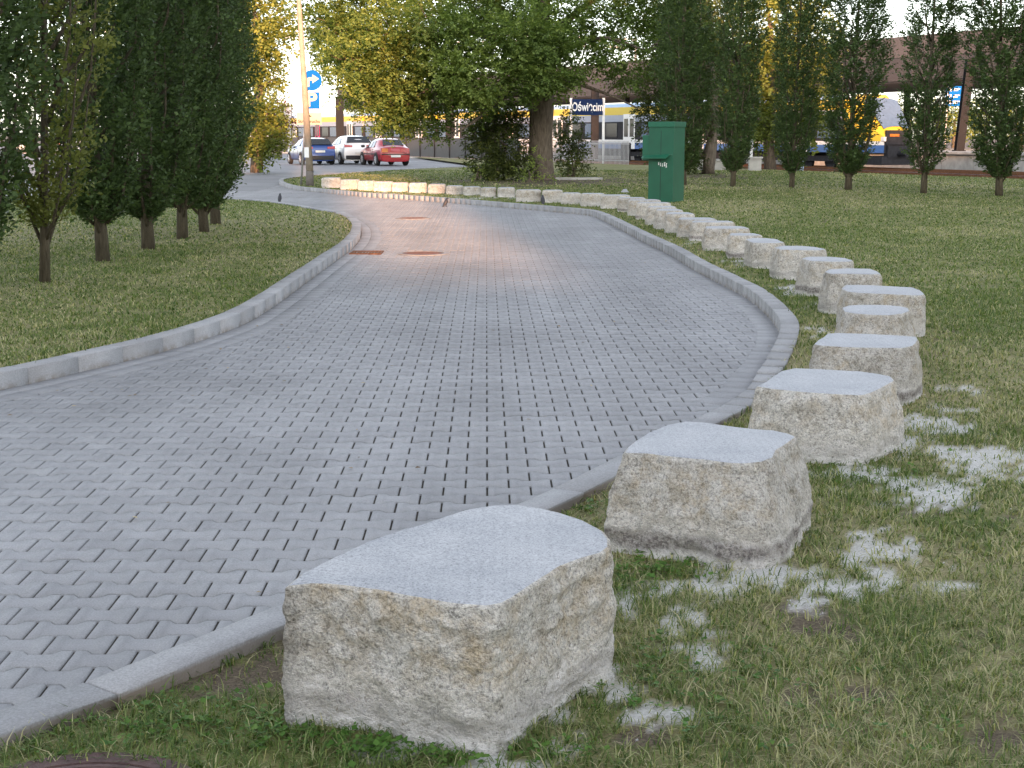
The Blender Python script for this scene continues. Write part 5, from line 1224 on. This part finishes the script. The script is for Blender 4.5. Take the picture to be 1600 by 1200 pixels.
hatch("estate_car", (534, 256.4), paint("white_car_paint", (0.72, 0.72, 0.70)), "white estate car parked between the blue and the red car", 4.4, 1.8, 1.56, 'suv')
hatch("saloon_car", (590, 258.6), paint("red_car_paint", (0.30, 0.006, 0.014)), "red older saloon car, rightmost of the three parked cars", 4.2, 1.7, 1.43, 'sedan')
hatch("estate_car", (85, 246), paint("silver_blue_paint", (0.32, 0.42, 0.5)), "pale silver-blue car glimpsed through the sparse hornbeam on the left", 4.4, 1.8, 1.5, 'suv')
hatch("hatchback_car", (20, 244), paint("grey_car_paint", (0.22, 0.23, 0.25)), "grey car glimpsed behind the foliage at the left edge", 4.3, 1.8, 1.45, 'hatch')

# ------------------------------------------------------------------ train and station
M['t_yellow'] = simple("train_yellow", (0.62, 0.45, 0.03), 0.35, var=0.05, spec=0.5)
M['t_blue'] = simple("train_blue", (0.055, 0.13, 0.33), 0.35, var=0.05)
M['t_grey'] = simple("train_grey", (0.30, 0.33, 0.40), 0.4, var=0.06)
M['t_roof'] = simple("train_roof", (0.30, 0.42, 0.58), 0.5, var=0.1)
M['t_white'] = simple("train_white", (0.75, 0.75, 0.73), 0.4, var=0.05)
M['t_dark'] = simple("train_dark", (0.03, 0.03, 0.034), 0.7, var=0.3, spec=0.15)
M['t_glass'] = simple("train_glass", (0.09, 0.14, 0.22), 0.15, var=0.15, spec=0.5)
M['magenta'] = simple("magenta_panel", (0.35, 0.02, 0.10), 0.5)
Znose = -0.30; yaw_t = math.atan2(-T.y, -T.x)    # local +x = forward to the nose
npt = Vector((19.7, 73.0, 0)) + T * 1.9                  # near side of nose
tr_c = npt + NRM * 1.45
def train():
    root = empty("train", (tr_c.x, tr_c.y, Znose), yaw_t); tag(root, "yellow, grey and blue electric train standing at the platform behind the trees", "train")
    # local y: near side is on the ... (+x forward -> left = +y)
    f = Vector((math.cos(yaw_t), math.sin(yaw_t), 0)); l = Vector((-f.y, f.x, 0)); sg = 1 if l.dot(-NRM) > 0 else -1
    hw = 1.45; CAR = 18.0; cars = 7
    for c in range(cars):
        x1 = -2.6 - c * (CAR + .5); x0 = x1 - CAR; xm = (x0 + x1) / 2
        if c: 
            g_ = MB(); g_.box((x1 + .25, 0, 2.1), (.5, 2.3, 3.2)); g_.obj("gangway", M['t_dark'], root)
        for (z0, z1, m, nm, ins_) in [(.95, 1.35, 't_blue', 'lower_skirt', 0), (1.35, 1.55, 't_white', 'white_stripe', 0), (1.55, 2.75, 't_dark', 'window_band', .02), (2.75, 3.2, 't_grey', 'upper_panel', 0), (3.2, 3.72, 't_yellow', 'yellow_band', .0)]:
            b = MB(); b.box((xm, 0, (z0 + z1) / 2), (CAR, 2 * (hw - ins_), z1 - z0)); b.obj(nm, M[m], root)
        b = MB(); b.prism([(-hw, 3.72), (hw, 3.72), (hw * .86, 3.92), (hw * .4, 4.0), (-hw * .4, 4.0), (-hw * .86, 3.92)], 0, CAR)
        b.v = [(x0 + y, x, z) for x, y, z in b.v]; b.obj("roof", M['t_roof'], root)
        b = MB(); b.box((xm, 0, .70), (CAR * .5, 2.3, .5)); b.obj("underframe", M['t_dark'], root)
        for xb in (x0 + 2.8, x1 - 2.8):
            b = MB()
            for xx in (-1, 1):
                for yy in (-.75, .75): b.tube([(xb + xx, yy - .07, .43), (xb + xx, yy + .07, .43)], .43, 20)
            b.box((xb, 0, .6), (3, 2.2, .3)); b.obj("bogie", M['t_dark'], root)
        k = 7
        for i in range(k):
            xx = x0 + (i + .5) * CAR / k
            if i in (1, 5):
                d = MB(); d.box((xx, sg * (hw + .01), 2.1), (1.5, .03, 2.3)); dd = d.obj("door", M['magenta'] if (c == 4 and i == 1) else M['t_white'], root)
                for s2 in (-.37, .37): q_ = MB(); q_.box((xx + s2, sg * (hw + .03), 2.35), (.5, .02, 1.2)); q_.obj("window", M['glass'], dd)
            else:
                q_ = MB(); q_.box((xx, sg * (hw - .005), 2.18), (1.9, .03, .95)); q_.obj("window", M['t_glass'] if i % 3 == 0 else M['glass'], root)
    # cab: rounded in plan, raked in side view
    secs = []
    S = 14
    def sect(u):   # u 0 back .. 1 tip ; returns x and top height, half width
        x = -2.6 + 2.6 * u; top = 4.0 - 2.0 * max(0, (u - .30)) ** 1.2 / (.70 ** 1.2); w2 = hw * (1 - .38 * u ** 2.6); return x, top, w2
    zl_ = [.95, 1.35, 1.55, 2.05, 2.75, 3.3, 3.75, 4.0]
    V, F, MI = [], [], []
    n = len(zl_) * 2
    for i in range(S + 1):
        u = i / S; x, top, w2 = sect(u)
        rg_ = []
        for j, z in enumerate(zl_):
            zz = min(z, top) if z > 1.55 else z
            if z > 1.55: zz = 1.55 + (z - 1.55) * (top - 1.55) / 2.45
            ww = w2 * (1 if z < 2.8 else (1 - .55 * ((z - 2.8) / 1.2) ** 2)); rg_.append((x, ww, zz))
        V += rg_ + [(a, -b, c) for a, b, c in rg_[::-1]]
    for i in range(S):
        for k in range(n):
            j = k if k < 8 else n - 1 - k; j2 = (k + 1) % n; jj2 = j2 if j2 < 8 else n - 1 - j2; jm = min(j, jj2)
            F.append((i * n + k, i * n + (k + 1) % n, (i + 1) * n + (k + 1) % n, (i + 1) * n + k))
            MI.append(0 if jm == 0 and j != jj2 else 1 if jm == 1 else 2)
    b = MB(); b.v = V; b.f = F + [tuple(range(S * n, (S + 1) * n))]; b.m = MI + [3]
    b.obj("cab", [M['t_blue'], M['t_white'], M['t_yellow'], M['t_dark']], root, False)
    # windscreen follows the rake
    def P_(u, fy, dz=.02):
        x, top, w2 = sect(u); return (x + .02, w2 * fy, top + dz)
    b = MB(); rows = [.42, .55, .68, .80, .92]
    vs = []
    for u in rows:
        x, top, w2 = sect(u)
        for fy in (-.80, -.6, -.3, 0, .3, .6, .80):
            dz = -(abs(fy) ** 3) * .28; vs.append((x + .05, w2 * fy, top + dz + .05))
    b.add(vs, [(i * 7 + j, i * 7 + j + 1, (i + 1) * 7 + j + 1, (i + 1) * 7 + j) for i in range(4) for j in range(6)]); b.obj("windscreen", M['t_glass'], root, True)
    x, top, w2 = sect(1)
    b = MB(); b.box((.04, 0, 1.75), (.1, w2 * 1.9, .75)); b.obj("front_panel", M['t_dark'], root)
    b = MB(); b.box((.0, 0, 1.02), (.3, w2 * 1.7, .6)); b.tube([(.1, 0, .9), (.75, 0, .9)], .14, 10); b.obj("coupler", M['t_dark'], root)
    for s2 in (-1, 1):
        b = MB(); b.box((-.12, s2 * w2 * 1.0, 1.66), (.42, .18, .24)); b.obj("headlight", M['t_white'], root, bevel=.03)
    b = MB(); b.box((-1.0, 0, .55), (2.2, 2.2, .45)); b.obj("plough", M['t_dark'], root)
    b = MB(); b.box((.1, w2 * .35 * sg, 1.86), (.03, .62, .13)); b.obj("orange_label", M['orangelight'], root)
    text("unit_number", "EN 57-2013", .2, M['white'], root, (.1, w2 * .1, 2.02), (math.pi / 2, 0, math.pi / 2), .004) if False else None
train()

# tracks
def track(off, k0, k1, label, z=-.32):
    root = empty("railway_track", rail(0, off, z)); tag(root, label, "railway track", "railway tracks beyond the lawn")
    o = rail(0, off, 0)
    for g_ in (-.72, .72):
        mb = MB(); a = rail(k0, off + g_) - o; b = rail(k1, off + g_) - o; c = (a + b) / 2; ang = math.atan2(T.y, T.x)
        mb.box((c.x, c.y, .10), ((b - a).length, .07, .15), ang); mb.obj("rail", M['rust'], root)
    mb = MB()
    L = int((k1 - k0) / .62)
    for i in range(L):
        p = rail(k0 + i * .62, off) - o; mb.box((p.x, p.y, 0), (.24, 2.5, .10), math.atan2(T.y, T.x))
    tag(mb.obj("sleepers", M['iron'], root), kind='stuff')
track(2.6, -22, 60, "railway track nearest the lawn at the right")
track(7.3, -22, 70, "railway track between the lawn and the train")
track(13.3, -22, 80, "railway track the yellow train stands on")
# platform behind the train
def along(off0, off1, k0, k1, z0, z1, mb, m=0):
    P = [rail(k0, off0), rail(k1, off0), rail(k1, off1), rail(k0, off1)]
    mb.add([(p.x, p.y, z0) for p in P] + [(p.x, p.y, z1) for p in P], [(3, 2, 1, 0), (4, 5, 6, 7), (0, 1, 5, 4), (1, 2, 6, 5), (2, 3, 7, 6), (3, 0, 4, 7)], m)
pf = empty("station_platform", rail(0, 22, -.35)); o_ = rail(0, 22, -.35); tag(pf, "pale concrete platform edge at the right behind the tracks", "platform")
def sub(mb): mb.v = [(x - o_.x, y - o_.y, z - o_.z) for x, y, z in mb.v]; return mb
mb = MB()
for i in range(-15, 40): along(20.5, 21.3, i * 2.5, i * 2.5 + 2.46, -.36, .50, mb)
sub(mb).obj("edge_wall", M['conc'], pf)
mb = MB(); along(20.3, 38, -38, 100, .501, .62, mb); sub(mb).obj("deck", M['conc'], pf)
mb = MB()
for i in range(-22, 30):
    p = rail(i * .8, 30); mb.box((p.x, p.y, 1.15), (.06, .06, 1.05))
along(29.97, 30.03, -17, 24, 1.64, 1.70, mb); sub(mb).obj("railing", M['steel'], pf)
# canopy
cn = empty("platform_canopy", rail(0, 28, 5)); o_ = rail(0, 28, 5); tag(cn, "long brown clad canopy roof over the station platform", "canopy")
mb = MB()
for i in range(-20, 56):
    along(28, 28.12, i * 2.6, i * 2.6 + 2.57, 6.62, 8.0, mb, 0); along(28, 28.12, i * 2.6, i * 2.6 + 2.57, 5.1, 6.58, mb, 1)
sub(mb).obj("fascia", [M['brown'], M['brown2']], cn)
mb = MB(); along(28.05, 28.10, -52, 145, 5.12, 7.98, mb); sub(mb).obj('backing_sheet', M['brown2'], cn)
mb = MB(); along(28.13, 42, -52, 145, 5.0, 5.2, mb); along(28.13, 42, -52, 145, 7.85, 7.99, mb); sub(mb).obj("roof_deck", M['brown2'], cn)
mb = MB()
for i in range(-5, 14):
    for of in (31, 38): p = rail(i * 10 + 3, of); mb.box((p.x, p.y, 2.8), (.4, .4, 4.4))
sub(mb).obj("support_posts", M['steel'], cn)
def column(px, py, D, w_, zt, zb, label, lean=0.0):
    p = at(px, py, D); r_ = empty("steel_column", (p.x, p.y, zb)); tag(r_, label, "column", "dark steel columns at the station")
    mb = MB(); h = zt - zb
    mb.box((lean / 2, 0, h / 2), (w_ * .25, w_, h)); mb.box((0, -w_ / 2, h / 2), (w_, .05, h)); mb.box((0, w_ / 2, h / 2), (w_, .05, h))
    mb.v = [(x + lean * z / h, y, z) for x, y, z in mb.v]; mb.obj("beam", M['steel'], r_)
    mb = MB(); mb.box((0, 0, .03), (w_ * 1.4, w_ * 1.4, .06)); mb.obj("base_plate", M['steel'], r_)
column(1498, 237, 86, .46, 6.0, .62, "heavy dark steel column standing on the platform at the right", .4)
column(929, 243, 96, .5, 4.5, -.3, "steel column in front of the train behind the station name board")
column(703, 241, 108, .6, 4.7, -.3, "steel column in front of the train, right of the red car")
column(532, 238, 122, .6, 4.7, -.3, "steel column in front of the train above the white car")
# blue platform board
q = at(1491, 150, 92); ib = empty("platform_sign", (q.x, q.y, 2.9)); tag(ib, "small blue platform direction board with white lines beside the steel column", "sign")
s92 = FPX / 92; mb = MB(); mb.box((0, 0, 1.1), (26 / s92, .08, 30 / s92)); bb = mb.obj("board", M['blue_sign'], ib)
for i, z in enumerate((1.5, 1.1, .72)):
    mb = MB(); mb.box((-.26, -.06, z), (.12, .02, .2)); mb.box((.12, -.06, z + .05), (.42, .02, .05)); mb.box((.06, -.06, z - .05), (.28, .02, .05)); mb.obj("marking", M['white'], bb)
mb = MB(); mb.tube([(-.42, 0, -2.3), (-.42, 0, 1.7)], .05, 8); mb.obj("post", M['galv'], ib)
# freight wagons
def wagon(k, label):
    p = rail(k, 46, -.3); yw = math.atan2(T.y, T.x); r_ = empty("freight_wagon", p, yw); tag(r_, label, "freight wagon", "red open freight wagons beyond the platform")
    mt = M['wag']; mb = MB(); mb.box((0, 0, 2.2), (13, 2.9, 1.8))
    for i in range(9): 
        for s_ in (-1, 1): mb.box((-6.2 + i * 1.55, s_ * 1.5, 2.2), (.15, .1, 1.8))
    mb.box((0, 0, 3.12), (13.2, 3.05, .1)); mb.obj("body", mt, r_)
    mb = MB(); mb.box((0, 0, 1.15), (13.4, 2.2, .28)); mb.obj("underframe", M['t_dark'], r_)
    for s_ in (-4.3, 4.3):
        mb = MB()
        for xx in (-.9, .9):
            for yy in (-.75, .75): mb.tube([(s_ + xx, yy - .07, .46), (s_ + xx, yy + .07, .46)], .46, 18)
        mb.box((s_, 0, .65), (2.6, 2.1, .3)); mb.obj("bogie", M['t_dark'], r_)
M['wag'] = simple("wagon_red", (0.33, 0.085, 0.06), 0.7, var=0.35, scale=1.5)
wagon(-34, "red open freight wagon beyond the platform at the right edge"); wagon(-19.5, "red open freight wagon seen beside the steel column"); wagon(-5, "red open freight wagon seen behind the train nose")

# fence
fn = empty("picket_fence", rail(28, -.3, 0)); tag(fn, "grey metal picket fence behind the station name board", "fence"); o_ = rail(28, -.3, 0)
mb = MB()
for i in range(0, 96):
    p = rail(20 + i * .13, -.3); mb.box((p.x, p.y, .66), (.035, .03, 1.25))
sub(mb).obj("pickets", M['galv'], fn); mb = MB(); 
for z in (.25, 1.1): along(-.30, -.26, 20, 32.5, z, z + .05, mb)
sub(mb).obj("rails", M['galv'], fn)
for k0_, k1_, lab in ((32.7, 62, "dark solid panel fence behind the parked cars, right stretch"), (62.2, 118, "dark solid panel fence behind the parked cars, left stretch")):
    o_ = rail(k0_, -.3, 0); fn = empty("panel_fence", o_); tag(fn, lab, "fence", "dark panel fences along the tracks")
    mb = MB(); n = int((k1_ - k0_) / 2.5)
    for i in range(n): along(-.30, -.26, k0_ + i * 2.5 + .06, k0_ + i * 2.5 + 2.44, .12, 1.38, mb)
    sub(mb).obj("panels", M['fence'], fn)
    for i in range(n + 1):
        mb = MB(); p = rail(k0_ + i * 2.5, -.3); mb.box((p.x, p.y, .72), (.09, .09, 1.5)); sub(mb).obj("post", M['steel'], fn)
    mb = MB(); along(-.40, -.16, k0_, k1_, -.1, .10, mb); sub(mb).obj("base_kerb", M['conc'], fn)
# low concrete walls, cabinets and posts by the tracks
def lump_box(name, px0, px1, y0, y1, D, dep, mat, label, cat, extra=None):
    a = at(px0, y1, D); b = at(px1, y0, D); r_ = tag(empty(name, ((a.x + b.x) / 2, D, a.z)), label, cat)
    mb = MB(); mb.box((0, dep / 2, (b.z - a.z) / 2), (b.x - a.x, dep, b.z - a.z)); mb.obj("body", mat, r_, bevel=.02)
    if extra: extra(r_, b.x - a.x, b.z - a.z, dep)
    return r_
def coping(r_, w_, h, d): mb = MB(); mb.box((0, d / 2, h + .04), (w_ + .1, d + .1, .08)); mb.obj("coping", M['conc'], r_, bevel=.01)
lump_box("low_wall", 1090, 1136, 252, 270, 62, .25, M['conc'], "low pale concrete wall behind the pale bare trunk", "wall", coping)
lump_box("low_wall", 1170, 1190, 248, 271, 61, .25, M['conc'], "short pale concrete wall end beside a white post", "wall", coping)
def cabx(r_, w_, h, d): mb = MB(); mb.box((0, -.01, h * .5), (w_ * .8, .02, h * .85)); mb.obj("door", M['t_grey'], r_); mb = MB(); mb.box((0, d / 2, h + .03), (w_ + .08, d + .08, .06)); mb.obj("roof", M['white'], r_)
M['ltblue'] = simple("light_blue_paint", (0.33, 0.47, 0.66), 0.5)
lump_box("trackside_cabinet", 1242, 1257, 232, 271, 61, .4, M['ltblue'], "light blue trackside cabinet behind a hornbeam trunk", "cabinet", cabx)
def white_post(px, y0, y1, D, r, label, group=None):
    a = at(px, y1, D); b = at(px, y0, D); r_ = tag(empty("white_post", (a.x, D, a.z)), label, "post", group); mb = MB(); mb.tube([(0, 0, 0), (0, 0, b.z - a.z)], r, 10); mb.obj("shaft", M['white'], r_, True)
    mb = MB(); mb.box((0, 0, (b.z - a.z) * .72), (r * 3.2, r * 3, .9 if b.z - a.z > 3 else .12)); mb.obj("box", M['galv'], r_)
    return r_
white_post(1173, 218, 271, 61.5, .06, "white post beside the short concrete wall end")
white_post(452.5, 148, 238, 96, .13, "white pole with a grey box standing behind the fence, left of the leaning pole")
bn = lump_box("litter_bin", 971, 986, 226, 251, 72, .5, M['steel'], "dark litter bin standing behind the station name board", "bin", lambda r_, w_, h, d: MB_lid(r_, w_, h, d)) if False else None
def binlid(r_, w_, h, d): mb = MB(); mb.box((0, d / 2, h + .05), (w_ * 1.1, d * 1.1, .1), taper=.8); mb.obj("lid", M['black'], r_)
lump_box("litter_bin", 971, 986, 226, 252, 76, .5, M['steel'], "dark litter bin by the picket fence right of the name board", "bin", binlid)
# flat stone slab lying in the grass
sl_ = GL(902, 281); mb = MB(); mb.box((0, 0, .04), (1.7, .3, .08), R(4)); o = mb.obj("stone_slab", M['conc'], bevel=.01); o.location = sl_; tag(o, "flat pale slab lying in the grass right of the thick trunk", "slab")
# gantry and wires over the tracks
gx = MB(); ga = rail(95, -1, 0); gb = rail(95, 45, 0); N_ = 22
root = empty("catenary_gantry", ga); tag(root, "pale lattice gantry spanning the tracks behind the golden tree", "gantry")
d_ = gb - ga
for z in (11.0, 11.9): gx.tube([Vector((0, 0, z)) - d_ * .3, d_ + Vector((0, 0, z))], .07, 5)
for i in range(N_):
    t0_, t1_ = -.3 + 1.3 * i / N_, -.3 + 1.3 * (i + 1) / N_; gx.tube([d_ * t0_ + Vector((0, 0, 11.0 if i % 2 else 11.9)), d_ * t1_ + Vector((0, 0, 11.9 if i % 2 else 11.0))], .04, 4)
gx.obj("truss", M['white'], root)
for t_ in (-.3, 1.0):
    mb = MB(); p = d_ * t_; mb.tube([p, p + Vector((0, 0, 12))], .16, 8); mb.obj("mast", M['galv'], root)
wr = tag(empty("overhead_wires", rail(-20, 10, 0)), "thin overhead wires above the tracks and canopy", "wires"); o_ = rail(-20, 10, 0)
for of, z in ((4.8, 6.8), (4.8, 8.2), (13, 6.9), (13, 8.4), (26, 9.2)):
    mb = MB(); mb.tube([rail(-30, of, z) - o_, rail(60, of, z - .3) - o_, rail(130, of, z) - o_], .018, 4); mb.obj("wire", M['steel'], wr)
# kerb of the car park in front of the fence
# ------------------------------------------------------------------ unseen blocks added behind the camera, rooflines shaped to shade the foreground
M['plaster'] = simple("plaster", (0.42, 0.38, 0.33), 0.9, var=0.1, scale=.6)
def shade_building(x0, x1, h, label, notch=None):
    r_ = empty("shade_building", ((x0 + x1) / 2, -56, 0)); tag(r_, label, "shade_building"); c = (x0 + x1) / 2
    mb = MB(); mb.box((0, 0, h / 2 - .4), (x1 - x0, 11.9, h - .4)); mb.obj("wall", M['plaster'], r_)
    mb = MB(); mb.box((0, 0, h - .45), (x1 - x0 + .2, 12.2, .5)); mb.obj("roof", M['brown2'], r_)
    fw = int(h / 3.2)
    for f_ in range(fw):
        for i in range(int((x1 - x0) / 4)):
            mb = MB(); mb.box((x0 - c + 2 + i * 4, 5.97, 1.9 + f_ * 3.1), (1.5, .08, 1.5)); wi = mb.obj("window", M['glass'], r_)
NX = 8.8
shade_building(-46, NX - 1.6, 16.9, "unseen long low block added behind the camera for shade")
shade_building(NX - 1.4, NX + 1.9, 10.9, "unseen low link added behind the camera to let a strip of sun through")
shade_building(NX + 2.1, 60, 22.0, "unseen tall block added behind the camera on the right for shade")
